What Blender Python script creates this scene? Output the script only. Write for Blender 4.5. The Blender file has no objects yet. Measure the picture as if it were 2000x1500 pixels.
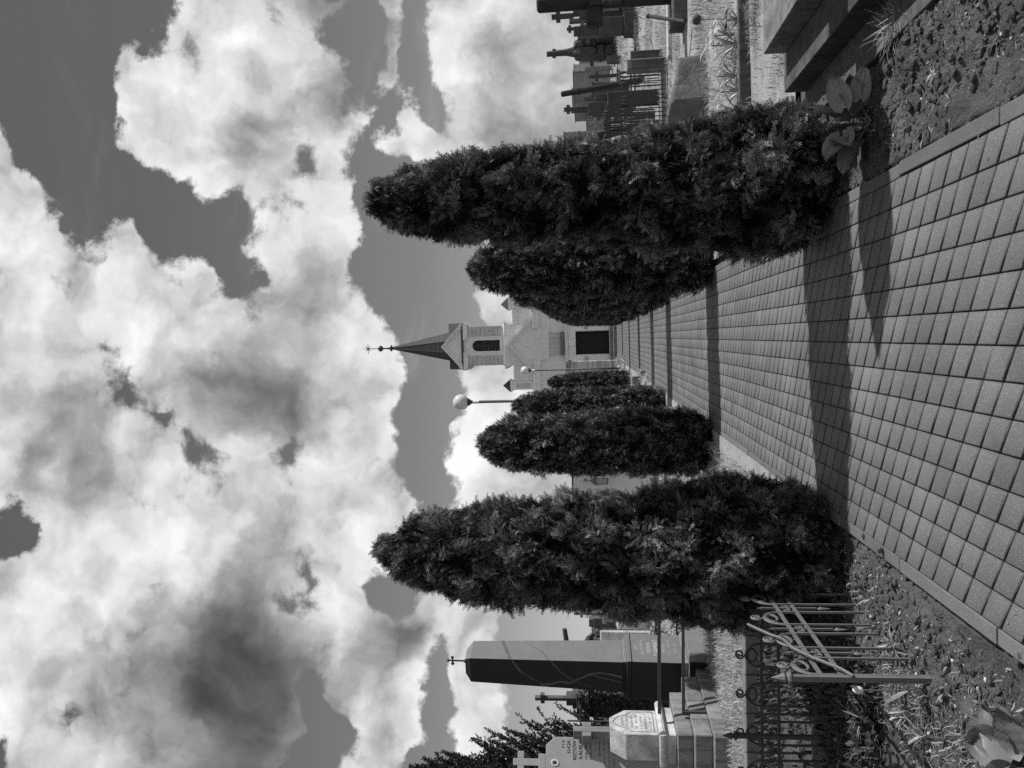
import bpy, bmesh, math, random
import numpy as np
from mathutils import Vector, Matrix, noise as mn
random.seed(7); RNG = np.random.default_rng(11)
sc = bpy.context.scene; COL = sc.collection
PI = math.pi; R_ = math.radians

# ------------------------------------------------------------------ camera
FPX, HC = 1500.0, 1.65
YAW, PITCH, ROLL = 0.0585, 0.1011, 0.024
def basis():
    F = Vector((-math.sin(YAW)*math.cos(PITCH), math.cos(YAW)*math.cos(PITCH), math.sin(PITCH)))
    R = Vector((math.cos(YAW), math.sin(YAW), 0)); U = R.cross(F)
    return R*math.cos(ROLL)-U*math.sin(ROLL), U*math.cos(ROLL)+R*math.sin(ROLL), F
CR, CU, CF = basis()
def _ray(x, y): return CF + CR*((750-y)/FPX) - CU*((x-1000)/FPX)
def ground(x, y, z=0.0):            # survey point of the photograph on the level z
    d = _ray(x, y); return d*((z-HC)/d.z) + Vector((0, 0, HC))
def at(x, y, Y):                    # survey point at the distance Y
    d = _ray(x, y); return d*(Y/d.y) + Vector((0, 0, HC))
cam = bpy.data.cameras.new('camera'); cam.lens = 27.0; cam.sensor_width = 36.0; cam.clip_end = 4000; cam.clip_start = .05
co = bpy.data.objects.new('camera', cam); COL.objects.link(co)
m = Matrix((( -CU.x, CR.x, -CF.x, 0), (-CU.y, CR.y, -CF.y, 0), (-CU.z, CR.z, -CF.z, HC), (0, 0, 0, 1)))
co.matrix_world = m; sc.camera = co

# ------------------------------------------------------------------ node helpers
class NT:
    def __init__(s, nt): s.nt = nt
    def n(s, t, **k):
        nd = s.nt.nodes.new(t)
        for a, b in k.items(): setattr(nd, a, b)
        return nd
    def put(s, sock, v):
        if isinstance(v, bpy.types.NodeSocket): s.nt.links.new(v, sock)
        elif v is not None: sock.default_value = v
    def math(s, op, a, b=None, c=None, clamp=False):
        nd = s.n('ShaderNodeMath', operation=op, use_clamp=clamp)
        for i, v in enumerate((a, b, c)): 
            if v is not None: s.put(nd.inputs[i], v)
        return nd.outputs[0]
    def vmath(s, op, a, b=None, out=0):
        nd = s.n('ShaderNodeVectorMath', operation=op); s.put(nd.inputs[0], a)
        if b is not None: s.put(nd.inputs[3 if op == 'SCALE' else 1], b)
        return nd.outputs[out]
    def noise(s, vec, scale, detail=4, rough=.55, dist=0, out=0):
        nd = s.n('ShaderNodeTexNoise'); s.put(nd.inputs['Vector'], vec)
        nd.inputs['Scale'].default_value = scale; nd.inputs['Detail'].default_value = detail
        nd.inputs['Roughness'].default_value = rough; nd.inputs['Distortion'].default_value = dist
        return nd.outputs[out]
    def ramp(s, fac, stops, interp='LINEAR'):
        nd = s.n('ShaderNodeValToRGB'); cr = nd.color_ramp; cr.interpolation = interp
        while len(cr.elements) < len(stops): cr.elements.new(.5)
        for e, (p, c) in zip(cr.elements, stops):
            e.position = p; e.color = (c, c, c, 1) if not isinstance(c, tuple) else (*c, 1)
        s.put(nd.inputs[0], fac); return nd.outputs[0]
    def map(s, v, a, b, c, d, smooth=False):
        nd = s.n('ShaderNodeMapRange', interpolation_type='SMOOTHSTEP' if smooth else 'LINEAR')
        for i, q in enumerate((v, a, b, c, d)): s.put(nd.inputs[i], q)
        return nd.outputs[0]

MATS = {}
def mat(name, base=.3, var=.25, scale=3.0, fine=60.0, rough=.8, bump=.3, bscale=25.0, attr=False, streak=0.0, spec=.3,
        speck=0.0, metal=0.0, trans=0.0, moss=0.0, bdist=.01, stretch=None):
    """grey weathered surface: broad blotches, fine grain, optional rain streaks and per-face variation"""
    if name in MATS: return MATS[name]
    m = bpy.data.materials.new(name); m.use_nodes = True; nt = m.node_tree; T = NT(nt)
    bs = nt.nodes['Principled BSDF']; tc = T.n('ShaderNodeTexCoord').outputs['Object']
    v = tc
    if stretch: v = T.vmath('MULTIPLY', tc, stretch)
    n1 = T.noise(v, scale, 5, .6); n2 = T.noise(v, fine, 3, .6)
    f = T.math('ADD', T.math('MULTIPLY', T.math('SUBTRACT', n1, .5), var*2.4), T.math('MULTIPLY', T.math('SUBTRACT', n2, .5), var*1.3))
    f = T.math('ADD', f, 1.0)
    if streak:
        st = T.noise(T.vmath('MULTIPLY', tc, (9., 9., .9)), 1.6, 4, .6)
        f = T.math('MULTIPLY', f, T.map(st, .42, .72, 1.0, 1.0-streak, True))
    if moss:
        mo = T.noise(tc, 2.2, 6, .7)
        f = T.math('MULTIPLY', f, T.map(mo, .45, .62, 1.0, 1.0-moss, True))
    if speck:
        sp = T.n('ShaderNodeTexVoronoi'); T.put(sp.inputs['Vector'], tc); sp.inputs['Scale'].default_value = 95
        f = T.math('ADD', f, T.map(sp.outputs['Distance'], .05, .33, speck, 0.0))
    if attr:
        at_ = T.n('ShaderNodeAttribute', attribute_name='v').outputs['Fac']; f = T.math('MULTIPLY', f, at_)
    c = T.math('MULTIPLY', f, base); c = T.math('MAXIMUM', c, .004)
    cc = T.n('ShaderNodeCombineColor')
    for i in range(3): T.put(cc.inputs[i], c)
    T.put(bs.inputs['Base Color'], cc.outputs[0]); bs.inputs['Roughness'].default_value = rough
    bs.inputs['Specular IOR Level'].default_value = spec; bs.inputs['Metallic'].default_value = metal
    if bump:
        bn = T.noise(v, bscale, 6, .65); bp = T.n('ShaderNodeBump'); bp.inputs['Strength'].default_value = bump
        bp.inputs['Distance'].default_value = bdist; T.put(bp.inputs['Height'], bn); T.put(bs.inputs['Normal'], bp.outputs[0])
    if trans:
        out = nt.nodes['Material Output']; tr = T.n('ShaderNodeBsdfTranslucent'); T.put(tr.inputs[0], cc.outputs[0])
        mx = T.n('ShaderNodeMixShader'); mx.inputs[0].default_value = trans
        T.put(mx.inputs[1], bs.outputs[0]); T.put(mx.inputs[2], tr.outputs[0]); T.put(out.inputs[0], mx.outputs[0])
    MATS[name] = m; return m

M_paver = mat('paver_concrete', .155, .42, 1.4, 120, .85, .8, 110, attr=True, speck=1.1, bdist=.004)
M_joint = mat('joint_sand', .035, .4, 9, 80, .95, .4, 60)
M_kerb = mat('kerb_concrete', .15, .38, 1.8, 110, .85, .8, 100, attr=True, speck=.7, bdist=.004)
M_soil = mat('soil', .145, .5, 3.0, 46, .95, 1.0, 42, bdist=.05, moss=.3)
M_land = mat('far_ground', .22, .3, .12, 3, .95, 0)
M_grav = mat('pale_gravel', .37, .5, 3, 45, .95, .9, 60, bdist=.02)
M_gran = mat('polished_granite', .022, .3, 4, 150, .3, 0, speck=.3, spec=.25)  # near-black; on the obelisk front the shade is part of this tone
M_granLit = mat('rough_granite_lit', .17, .22, 4, 130, .75, .2, 80, speck=.35)  # paler tone holds the sunlight on the obelisk's side and tops
M_granR = mat('grey_concrete_stone', .2, .25, 3, 60, .8, .5, 40, streak=.3)
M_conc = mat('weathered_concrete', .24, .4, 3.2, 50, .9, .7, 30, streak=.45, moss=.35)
M_concD = mat('dark_concrete', .11, .45, 3.5, 40, .9, .7, 30, streak=.4, moss=.4)  # darker tone, also standing in for shade on the slab tomb
M_white = mat('lichen_white_stone', .5, .6, 5, 40, .9, .6, 30, moss=.3)
M_terr = mat('speckled_terrazzo', .33, .12, 6, 160, .6, .1, 60, speck=.2)
M_plast = mat('chapel_plaster', .70, .05, .6, 5, .9, 0, 12, streak=.10)
M_plastR = mat('worn_render', .5, .22, 3, 9, .95, .3, 6, streak=.25, bdist=.03)
M_trim = mat('chapel_trim', .8, .08, 1.5, 6, .9, 0, 16, streak=.18)
M_zinc = mat('roof_sheet', .075, .2, .8, 9, .85, .1, 12, spec=.4)
M_door = mat('door_wood', .018, .5, 2, 10, .7, .3, 10, stretch=(6, 6, .6))
M_louv = mat('louvre_wood', .05, .4, 4, 20, .8, .2, 20)
M_iron = mat('rusty_iron', .055, .5, 9, 70, .6, .5, 70, spec=.4)
M_ironL = mat('worn_painted_iron', .14, .45, 12, 80, .55, .5, 70, spec=.5)
M_thuja = mat('thuja_foliage', .105, .3, 2.5, 9, .65, 0, attr=True, trans=.15, spec=.25)
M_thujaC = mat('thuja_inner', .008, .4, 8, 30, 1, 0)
M_bark = mat('bark', .06, .5, 6, 40, .95, .9, 20, stretch=(4, 4, .8))
M_con = mat('conifer_needles', .03, .4, 3, 20, .75, 0, attr=True)
M_grass = mat('dry_grass', .44, .2, 5, 20, .75, 0, attr=True, trans=.3)
M_leaf = mat('green_leaf', .15, .2, 4, 25, .45, .2, 20, attr=True, trans=.12, spec=.5)
M_leafD = mat('dark_leaf', .05, .3, 4, 25, .6, 0, attr=True, trans=.1)
M_peb = mat('pebble', .3, .3, 8, 60, .85, .3, 60, attr=True)
M_petal = mat('pale_petal', .6, .12, 6, 30, .6, 0, attr=True, trans=.3)
M_boul = mat('field_stone', .17, .5, 5, 55, .9, .9, 26, moss=.4, bdist=.03)
M_rock = mat('dark_stonework', .07, .5, 4, 30, .9, .8, 18, attr=True, bdist=.03)
M_globe = mat('opal_glass', .6, .04, 2, 20, .18, 0, spec=.6)
M_pole = mat('painted_pole', .05, .3, 4, 40, .5, .1, 30, spec=.4)
M_block = mat('block_of_flats', .42, .12, .3, 4, .9, 0, attr=True)
M_pane = mat('window_pane', .1, .4, .4, 4, .3, 0, spec=.5)
M_cut = mat('engraved_paint', .5, .2, 20, 60, .8, 0)
M_ink = mat('dark_lettering', .03, .2, 20, 60, .8, 0)
M_vein = mat('granite_vein', .11, .35, 12, 90, .4, 0)
M_log = mat('concrete_log', .035, .4, 6, 40, .9, .8, 22, stretch=(3, 3, .7))
M_sheet = mat('metal_sheet', .12, .15, 2, 30, .4, .05, 20, metal=.3, spec=.5)

# ------------------------------------------------------------------ object helpers
def link(o, parent=None):
    COL.objects.link(o)
    if parent is not None: o.parent = parent
    return o
def props(o, label, cat, group=None):
    o['label'] = label; o['category'] = cat
    if group: o['group'] = group
    return o
def thing(name, label, cat, loc=(0, 0, 0), rz=0.0, group=None):
    o = bpy.data.objects.new(name, None); o.location = loc; o.rotation_euler = (0, 0, rz); o.empty_display_size = .2
    link(o); return props(o, label, cat, group)
def dup(root, loc, rz=0.0, label=None, group=None, scale=None):
    r = root.copy(); COL.objects.link(r); r.location = loc; r.rotation_euler = (0, 0, rz)
    if scale: r.scale = scale
    if label: r['label'] = label
    if group: r['group'] = group
    for ch in list(root.children):
        c = ch.copy(); COL.objects.link(c); c.parent = r
        for g in ch.children: d = g.copy(); COL.objects.link(d); d.parent = c
    return r
class MB:
    def __init__(s): s.v = []; s.f = []; s.a = []
    def add(s, vs, fs, a=1.0):
        o = len(s.v); s.v += [tuple(p) for p in vs]; s.f += [tuple(i+o for i in f) for f in fs]; s.a += [a]*len(fs); return s
    def box(s, x0, x1, y0, y1, z0, z1, a=1.0, tx=0, ty=0):      # tx, ty: top inset (taper)
        v = [(x0, y0, z0), (x1, y0, z0), (x1, y1, z0), (x0, y1, z0), (x0+tx, y0+ty, z1), (x1-tx, y0+ty, z1), (x1-tx, y1-ty, z1), (x0+tx, y1-ty, z1)]
        return s.add(v, [(0, 3, 2, 1), (4, 5, 6, 7), (0, 1, 5, 4), (1, 2, 6, 5), (2, 3, 7, 6), (3, 0, 4, 7)], a)
    def cbox(s, w, d, z0, z1, tx=0, ty=0, a=1.0): return s.box(-w/2, w/2, -d/2, d/2, z0, z1, a, tx, ty)
    def prism(s, poly, y0, y1, a=1.0):                          # polygon in x,z pushed along y
        n = len(poly); v = [(x, y0, z) for x, z in poly]+[(x, y1, z) for x, z in poly]
        f = [tuple(range(n)), tuple(range(2*n-1, n-1, -1))]+[(i, i+n, (i+1) % n+n, (i+1) % n) for i in range(n)]
        return s.add(v, f, a)
    def prismx(s, poly, x0, x1, a=1.0):                         # polygon in y,z pushed along x
        n = len(poly); v = [(x0, y, z) for y, z in poly]+[(x1, y, z) for y, z in poly]
        f = [tuple(range(n)), tuple(range(2*n-1, n-1, -1))]+[(i, i+n, (i+1) % n+n, (i+1) % n) for i in range(n)]
        return s.add(v, f, a)
    def tube(s, pts, r, n=8, a=1.0, cap=True):
        pts = [Vector(p) for p in pts]; rs = r if isinstance(r, (list, tuple)) else [r]*len(pts)
        vs = []; up = None
        for i, p in enumerate(pts):
            d = (pts[min(i+1, len(pts)-1)]-pts[max(i-1, 0)]).normalized()
            if up is None: up = Vector((0, 0, 1)) if abs(d.z) < .9 else Vector((0, 1, 0))
            x = d.cross(up)
            if x.length < 1e-4: x = d.orthogonal()
            x.normalize(); up = x.cross(d)
            for k in range(n):
                t = 2*PI*k/n; vs.append(p+x*(math.cos(t)*rs[i])+up*(math.sin(t)*rs[i]))
        fs = [(i*n+k, i*n+(k+1) % n, (i+1)*n+(k+1) % n, (i+1)*n+k) for i in range(len(pts)-1) for k in range(n)]
        if cap: fs += [tuple(range(n-1, -1, -1)), tuple(range((len(pts)-1)*n, len(pts)*n))]
        return s.add(vs, fs, a)
    def lathe(s, prof, n=16, c=(0, 0), a=1.0):
        return s.tube([(c[0], c[1], z) for r, z in prof], [r for r, z in prof], n, a)
    def build(s, name, m, parent=None, bevel=0.0, smooth=False, loc=None, seg=1):
        me = bpy.data.meshes.new(name); me.from_pydata(s.v, [], s.f)
        at_ = me.attributes.new('v', 'FLOAT', 'FACE'); at_.data.foreach_set('value', s.a)
        if bevel:
            bm = bmesh.new(); bm.from_mesh(me)
            bmesh.ops.bevel(bm, geom=[e for e in bm.edges if e.is_manifold and e.calc_face_angle(0) > .5], offset=bevel, segments=seg, profile=.6, affect='EDGES', clamp_overlap=True)
            bm.to_mesh(me); bm.free()
        if smooth: me.polygons.foreach_set('use_smooth', [True]*len(me.polygons))
        me.materials.append(m); me.update(); o = bpy.data.objects.new(name, me)
        if loc: o.location = loc
        return link(o, parent)
def rough_up(o, amt, freq, cuts=0, seed=0.0):
    me = o.data
    if cuts:
        bm = bmesh.new(); bm.from_mesh(me); bmesh.ops.subdivide_edges(bm, edges=bm.edges[:], cuts=cuts, use_grid_fill=True)
        bm.to_mesh(me); bm.free()
    for v in me.vertices:
        q = v.co*freq+Vector((seed, seed*1.7, 3.1)); v.co += mn.noise_vector(q)*amt
    me.update(); return o
def npmesh(name, V, Fq, A, m, parent=None, smooth=False):
    """V (n,3), Fq (m,4) quads, A per face"""
    me = bpy.data.meshes.new(name); nf = len(Fq)
    me.vertices.add(len(V)); me.vertices.foreach_set('co', V.astype(np.float32).ravel())
    me.loops.add(nf*4); me.loops.foreach_set('vertex_index', Fq.astype(np.int32).ravel())
    me.polygons.add(nf); me.polygons.foreach_set('loop_start', np.arange(0, nf*4, 4, dtype=np.int32))
    me.polygons.foreach_set('loop_total', np.full(nf, 4, dtype=np.int32))
    at_ = me.attributes.new('v', 'FLOAT', 'FACE'); at_.data.foreach_set('value', A.astype(np.float32))
    if smooth: me.polygons.foreach_set('use_smooth', [True]*nf)
    me.update(calc_edges=True); me.validate(); me.materials.append(m)
    o = bpy.data.objects.new(name, me); return link(o, parent)
def text(body, size, m, parent, loc, rot, name='inscription', extrude=.001, align='CENTER', shear=0.0, sx=1.0):
    cu = bpy.data.curves.new(name, 'FONT'); cu.body = body; cu.size = size; cu.extrude = extrude; cu.align_x = align; cu.shear = shear
    t = bpy.data.objects.new(name, cu); COL.objects.link(t)
    me = bpy.data.meshes.new_from_object(t.evaluated_get(bpy.context.evaluated_depsgraph_get()))
    bpy.data.objects.remove(t); me.materials.clear(); me.materials.append(m)
    o = bpy.data.objects.new(name, me); o.location = loc; o.rotation_euler = rot; o.scale = (sx, 1, 1); return link(o, parent)

def worn_row(w, h, m, parent, loc, rot, seed=1, slant=.25, align='CENTER', name='inscription'):
    """a row of worn, unreadable engraving: short uneven strokes with word gaps"""
    rnd = random.Random(seed); mb = MB(); x = 0.0
    while x < w:
        if rnd.random() < .16: x += h*.5; continue
        y0 = rnd.uniform(0, h*.25); y1 = h*rnd.uniform(.5, .95); t = h*.07; s_ = slant*(y1-y0)+rnd.uniform(-.1, .1)*h
        mb.add([(x, y0, 0), (x+t, y0, 0), (x+t+s_, y1, 0), (x+s_, y1, 0)], [(0, 1, 2, 3)])
        if rnd.random() < .55: yb = rnd.uniform(y0, y1); mb.add([(x, yb, .0002), (x+h*.3, yb+rnd.uniform(-.1, .1)*h, .0002), (x+h*.3, yb+t, .0002), (x, yb+t, .0002)], [(0, 1, 2, 3)])
        x += h*rnd.uniform(.22, .42)
    o = mb.build(name, m, parent); d = {'CENTER': -w/2, 'RIGHT': -w}[align]
    for v in o.data.vertices: v.co.x += d
    o.location = loc; o.rotation_euler = rot; return o
def vnoise(x, y, f, seed=0):
    """numpy value noise"""
    def h(i, j):
        n = (i*374761393+j*668265263+seed*982451653) & 0x7fffffff
        n = ((n ^ (n >> 13))*1274126177) & 0x7fffffff
        return ((n ^ (n >> 16)) & 0xffff)/65535.0
    X = np.asarray(x)*f+1000.; Y = np.asarray(y)*f+1000.; i = np.floor(X).astype(np.int64); j = np.floor(Y).astype(np.int64)
    u = X-i; v = Y-j; u = u*u*(3-2*u); v = v*v*(3-2*v)
    return (h(i, j)*(1-u)+h(i+1, j)*u)*(1-v)+(h(i, j+1)*(1-u)+h(i+1, j+1)*u)*v-.5
def soil_h(x, y):
    z = vnoise(x, y, 1.3, 1)*.05+vnoise(x, y, 5, 2)*.045+vnoise(x, y, 13, 3)*.038+vnoise(x, y, 29, 4)*.022
    return z-.012

# ------------------------------------------------------------------ setting: ground, path
def ground_sheet():
    def lin(a, b, st): return list(np.arange(a, b-1e-6, st))
    xs = [-900, -400, -200, -100, -60, -40, -30, -24, -18, -14, -11, -9, -7.5, -6.5, -5.5, -4.8]+lin(-4.2, -1.36, .022)+[-1.33, -1.27, -1, -.5, 0, .5, .8, .87]+lin(.89, 2.1, .018)+[2.2, 2.5, 3, 3.6, 4.3, 5, 6, 7, 8, 9.5, 11, 14, 18, 24, 30, 40, 60, 100, 200, 400, 900]
    ys = [-60, -20, -5, 0, 1.5, 2.3]+lin(2.6, 6.6, .022)+lin(6.6, 11, .08)+[11.5, 12, 13, 14, 15, 17, 19, 21, 23, 25, 28, 32, 36, 40, 45, 50, 56, 64, 74, 90, 110, 140, 200, 320, 600, 1200, 2500]
    X, Y = np.meshgrid(np.array(xs), np.array(ys)); Z = soil_h(X, Y)
    under = (X > -1.335) & (X < .875); Z = np.where(under, -.09, np.minimum(Z, .03)-.01)
    near_k = np.clip(np.minimum(np.abs(X+1.34), np.abs(X-.88))/.25, 0, 1); Z = np.where(under, Z, Z*(.65+.35*near_k)-.004*near_k)
    d = np.clip((Y-46)/60, 0, 1); side = np.clip((np.abs(X+.3)-5)/7, 0, 1); side = side*side*(3-2*side)
    Z = Z-d*side*7.0-np.clip((Y-80)/60, 0, 1)*7.*(1-side)
    ny, nx = X.shape; V = np.stack([X, Y, Z], -1).reshape(-1, 3); idx = np.arange(ny*nx).reshape(ny, nx)
    Fq = np.stack([idx[:-1, :-1], idx[:-1, 1:], idx[1:, 1:], idx[1:, :-1]], -1).reshape(-1, 4)
    o = npmesh('ground', V, Fq, np.ones(len(Fq)), M_soil, smooth=True); o['kind'] = 'structure'; return o
ground_sheet()

KL, KR = -1.325, .865; IL, IR = -1.25, .79          # kerb outer and inner lines
def paving():
    Y0, Y1 = 1.6, 46.9; n = 14; w = (IR-IL)/n; L = .158; k = .60; g = .003; b = .006; top = .0; low = -.016
    V = []; Fq = []; A = []; a_ap = A.append; off = 0.0
    for c in range(n):
        off += .007+random.uniform(-.006, .006); x0 = IL+c*w; x1 = x0+w
        rows = int((Y1-Y0)/L)
        for r in range(-8, rows):
            ya = Y0+r*L-off+random.uniform(-.0015, .0015)
            if ya < Y0-.1: continue
            dz = random.gauss(0, .0008)+.008*mn.noise(Vector((x0*.8, ya*.6, 0)))*.5
            def q(x, y, s): return (x, y-(x-IL)*k*1.0+ .0)
            yb = ya+L
            if yb-(x1-IL)*k < Y0 or yb-(x0-IL)*k > Y1: continue
            tilt = random.gauss(0, .0009); base = len(V)
            def corner(x, y, z): return (x, y-(x-IL)*k+IL*0+1.2, z)
            for (gx, gy, z, i) in ((g, g, low, 0), (g, g, top-.0028, 0), (g+b, g+b, top, 0)):
                gy *= 1.7; V.append(corner(x0+gx, ya+gy, z+dz)); V.append(corner(x1-gx, ya+gy, z+dz+(tilt if i == 0 else 0)))
                V.append(corner(x1-gx, yb-gy, z+dz+tilt)); V.append(corner(x0+gx, yb-gy, z+dz))
            a = 1.0+random.gauss(0, .055)
            for lv in (0, 4):
                for e in range(4):
                    Fq.append((base+lv+e, base+lv+(e+1) % 4, base+lv+4+(e+1) % 4, base+lv+4+e)); a_ap(a*(.35 if lv == 0 else .85))
            Fq.append((base+8, base+9, base+10, base+11)); a_ap(a)
    o = npmesh('path', np.array(V), np.array(Fq), np.array(A), M_paver); o['kind'] = 'structure'
    j = MB().box(KL+.05, KR-.05, 1.2, 48.2, -.05, -.012).build('path_joint_bed', M_joint); j['kind'] = 'structure'
paving()
def kerb(name, x0, x1, seed):
    mb = MB(); y = 1.3; rnd = random.Random(seed)
    while y < 47:
        L = 1.0; dx = rnd.uniform(-.006, .006); dz = rnd.uniform(-.004, .003); t = rnd.uniform(-.004, .004)
        a = rnd.uniform(.88, 1.12); g = .004
        mb.add([(x0+dx, y+g, -.1), (x1+dx, y+g, -.1), (x1+dx+t, y+L-g, -.1), (x0+dx+t, y+L-g, -.1),
                (x0+dx, y+g, .001+dz), (x1+dx, y+g, .0+dz), (x1+dx+t, y+L-g, .0+dz+t*.5), (x0+dx+t, y+L-g, .001+dz+t*.5)],
               [(0, 3, 2, 1), (4, 5, 6, 7), (0, 1, 5, 4), (1, 2, 6, 5), (2, 3, 7, 6), (3, 0, 4, 7)], a); y += L
    o = mb.build(name, M_kerb, bevel=.006, seg=2); rough_up(o, .002, 9, 0); o['kind'] = 'structure'
kerb('kerb_left', KL, IL-.002, 3); kerb('kerb_right', IR+.002, KR, 5)

def sheet(name, pts, z, m, res=.12, amp=.02):
    xs = [p[0] for p in pts]; ys = [p[1] for p in pts]
    X, Y = np.meshgrid(np.arange(min(xs), max(xs)+res, res), np.arange(min(ys), max(ys)+res, res))
    Z = z+vnoise(X, Y, 2, 8)*amp+vnoise(X, Y, 9, 9)*amp*.5
    ny, nx = X.shape; V = np.stack([X, Y, Z], -1).reshape(-1, 3); idx = np.arange(ny*nx).reshape(ny, nx)
    Fq = np.stack([idx[:-1, :-1], idx[:-1, 1:], idx[1:, 1:], idx[1:, :-1]], -1).reshape(-1, 4)
    o = npmesh(name, V, Fq, np.ones(len(Fq)), m, smooth=True); o['kind'] = 'structure'; return o
sheet('gravel_ground', [(-22, 8.05), (-2.15, 46)], .035, M_grav, .25)
sheet('gravel_ground', [(1.55, 6.2), (24, 46)], .03, M_grav, .25)
sheet('gravel_ground', [(-2.1, 6.6), (-1.4, 44)], .012, M_grav, .1, .015)
sheet('gravel_ground', [(.95, 6.9), (1.5, 44)], .015, M_grav, .1, .015)

# ------------------------------------------------------------------ blades, leaves, pebbles (stuff)
def in_area(n, area):
    x0, x1, y0, y1 = area; return RNG.uniform(x0, x1, n), RNG.uniform(y0, y1, n)
def blades(name, areas, h, w, lean, m, z0=0.0, val=(.6, 1.3), zfun=None, clump=0.0):
    Vs = []; Fs = []; As = []; o = 0
    for (x0, x1, y0, y1, n) in areas:
        x, y = in_area(n, (x0, x1, y0, y1))
        if clump: k = vnoise(x, y, clump, 21)+.5; keep = RNG.uniform(0, 1, n) < np.clip((k-.3)*2.6, .04, 1); x, y = x[keep], y[keep]
        n = len(x); z = (zfun(x, y) if zfun else np.zeros(n))+z0
        az = RNG.uniform(0, 2*PI, n); ln = RNG.uniform(.15, 1, n)*lean; hh = h*RNG.uniform(.45, 1.25, n); ww = w*RNG.uniform(.6, 1.4, n)
        dx, dy = np.cos(az), np.sin(az); px, py = -dy*ww/2, dx*ww/2
        P0 = np.stack([x, y, z], -1); S = np.stack([px, py, np.zeros(n)], -1)
        P1 = P0+np.stack([dx*hh*ln*.3, dy*hh*ln*.3, hh*.6], -1); P2 = P0+np.stack([dx*hh*ln, dy*hh*ln, hh*(1-.35*ln)], -1)
        V = np.stack([P0-S, P0+S, P1+S*.8, P1-S*.8, P2+S*.12, P2-S*.12], 1).reshape(-1, 3); b = np.arange(n)*6+o
        F = np.concatenate([np.stack([b, b+1, b+2, b+3], -1), np.stack([b+3, b+2, b+4, b+5], -1)])
        a = RNG.uniform(val[0], val[1], n); Vs.append(V); Fs.append(F); As.append(np.concatenate([a, a])); o += len(V)
    ob = npmesh(name, np.concatenate(Vs), np.concatenate(Fs), np.concatenate(As), m); ob['kind'] = 'stuff'; return ob
blades('grass', [(-9, -2.1, 8.1, 12, 26000), (-12, -2.1, 12, 20, 20000), (-2.2, -1.45, 6.5, 17, 2500)], .11, .009, 1.3, M_grass, .02, (.45, 1.35))
blades('grass', [(1.8, 4.6, 6.2, 7.6, 7000), (2.4, 9, 7.9, 14, 24000), (4, 13, 14, 20, 22000), (.93, 1.5, 6.6, 18, 1500)], .12, .008, 1.2, M_grass, .02, (.35, 1.3), clump=1.7)
blades('grass', [(-18, -2.2, 20, 45, 26000), (4, 22, 20, 45, 30000), (-2.2, -1.45, 17, 40, 3000)], .17, .02, 1.2, M_grass, .02, (.35, 1.3), clump=.8)
blades('grass', [(-2.0, -1.38, 2.7, 6.2, 260), (-3.5, -1.85, 2.95, 4.6, 3600), (.95, 1.5, 3.0, 6.0, 160)], .055, .006, 1.7, M_grass, -.01, (.35, 1.1), soil_h, clump=3)
g = blades('ground_cover', [(-4.4, -2.0, 4.55, 5.2, 4500), (-4.4, -1.9, 5.2, 7.8, 6500)], .085, .024, .9, M_leafD, -.01, (.5, 1.6), clump=2.2)

def pebbles(name, areas, s0, s1, m, zf, flat=.6, val=(.5, 1.6), seed=3):
    rnd = random.Random(seed); bm = bmesh.new(); bmesh.ops.create_icosphere(bm, subdivisions=1, radius=1); bm.verts.ensure_lookup_table()
    T = np.array([v.co[:] for v in bm.verts]); F = np.array([[v.index for v in f.verts]+[f.verts[2].index] for f in bm.faces]); bm.free()
    Vs = []; Ts = []; A = []; o = 0
    for (x0, x1, y0, y1, n) in areas:
        for _ in range(n):
            x = rnd.uniform(x0, x1); y = rnd.uniform(y0, y1); s = s0*(s1/s0)**(rnd.random()**2.5)
            sc_ = np.array([rnd.uniform(.7, 1.3), rnd.uniform(.7, 1.3), flat*rnd.uniform(.6, 1.2)])*s
            J = T*sc_*RNG.uniform(.78, 1.2, (len(T), 1)); a = rnd.uniform(0, 6.28); c, q = math.cos(a), math.sin(a)
            J = J@np.array([[c, q, 0], [-q, c, 0], [0, 0, 1]]); Vs.append(J+np.array([x, y, float(zf(x, y))+s*.12])); Ts.append(F+o); o += len(T); A.append(np.full(len(F), rnd.uniform(*val)))
    V = np.concatenate(Vs); Fq = np.concatenate(Ts); A = np.concatenate(A)
    me = bpy.data.meshes.new(name); me.from_pydata(V.tolist(), [], [tuple(f[:3]) for f in Fq.tolist()])
    at_ = me.attributes.new('v', 'FLOAT', 'FACE'); at_.data.foreach_set('value', A)
    me.materials.append(m); ob = bpy.data.objects.new(name, me); link(ob); ob['kind'] = 'stuff'; return ob
zs = lambda x, y: float(soil_h(np.array(x), np.array(y)))-.012
pebbles('soil_clods', [(-1.75, -1.33, 2.7, 6.5, 1500), (-2.0, -1.36, 2.7, 6.5, 1700), (-3.8, -1.8, 2.9, 5.2, 1200), (.87, 1.6, 2.5, 6.2, 3200), (.80, .88, 2.5, 8, 110), (-1.34, -1.27, 2.7, 8, 90), (1.6, 2.4, 2.6, 5.0, 900)], .004, .03, MATS['soil'], zs, .7, (.5, 1.5), 4)
pebbles('pebbles', [(-2.0, -1.36, 2.7, 6.2, 560), (-3.6, -1.8, 2.9, 4.6, 260), (.9, 1.7, 2.5, 6.0, 260)], .004, .014, M_peb, zs, .6, (.6, 1.9), 5)

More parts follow.
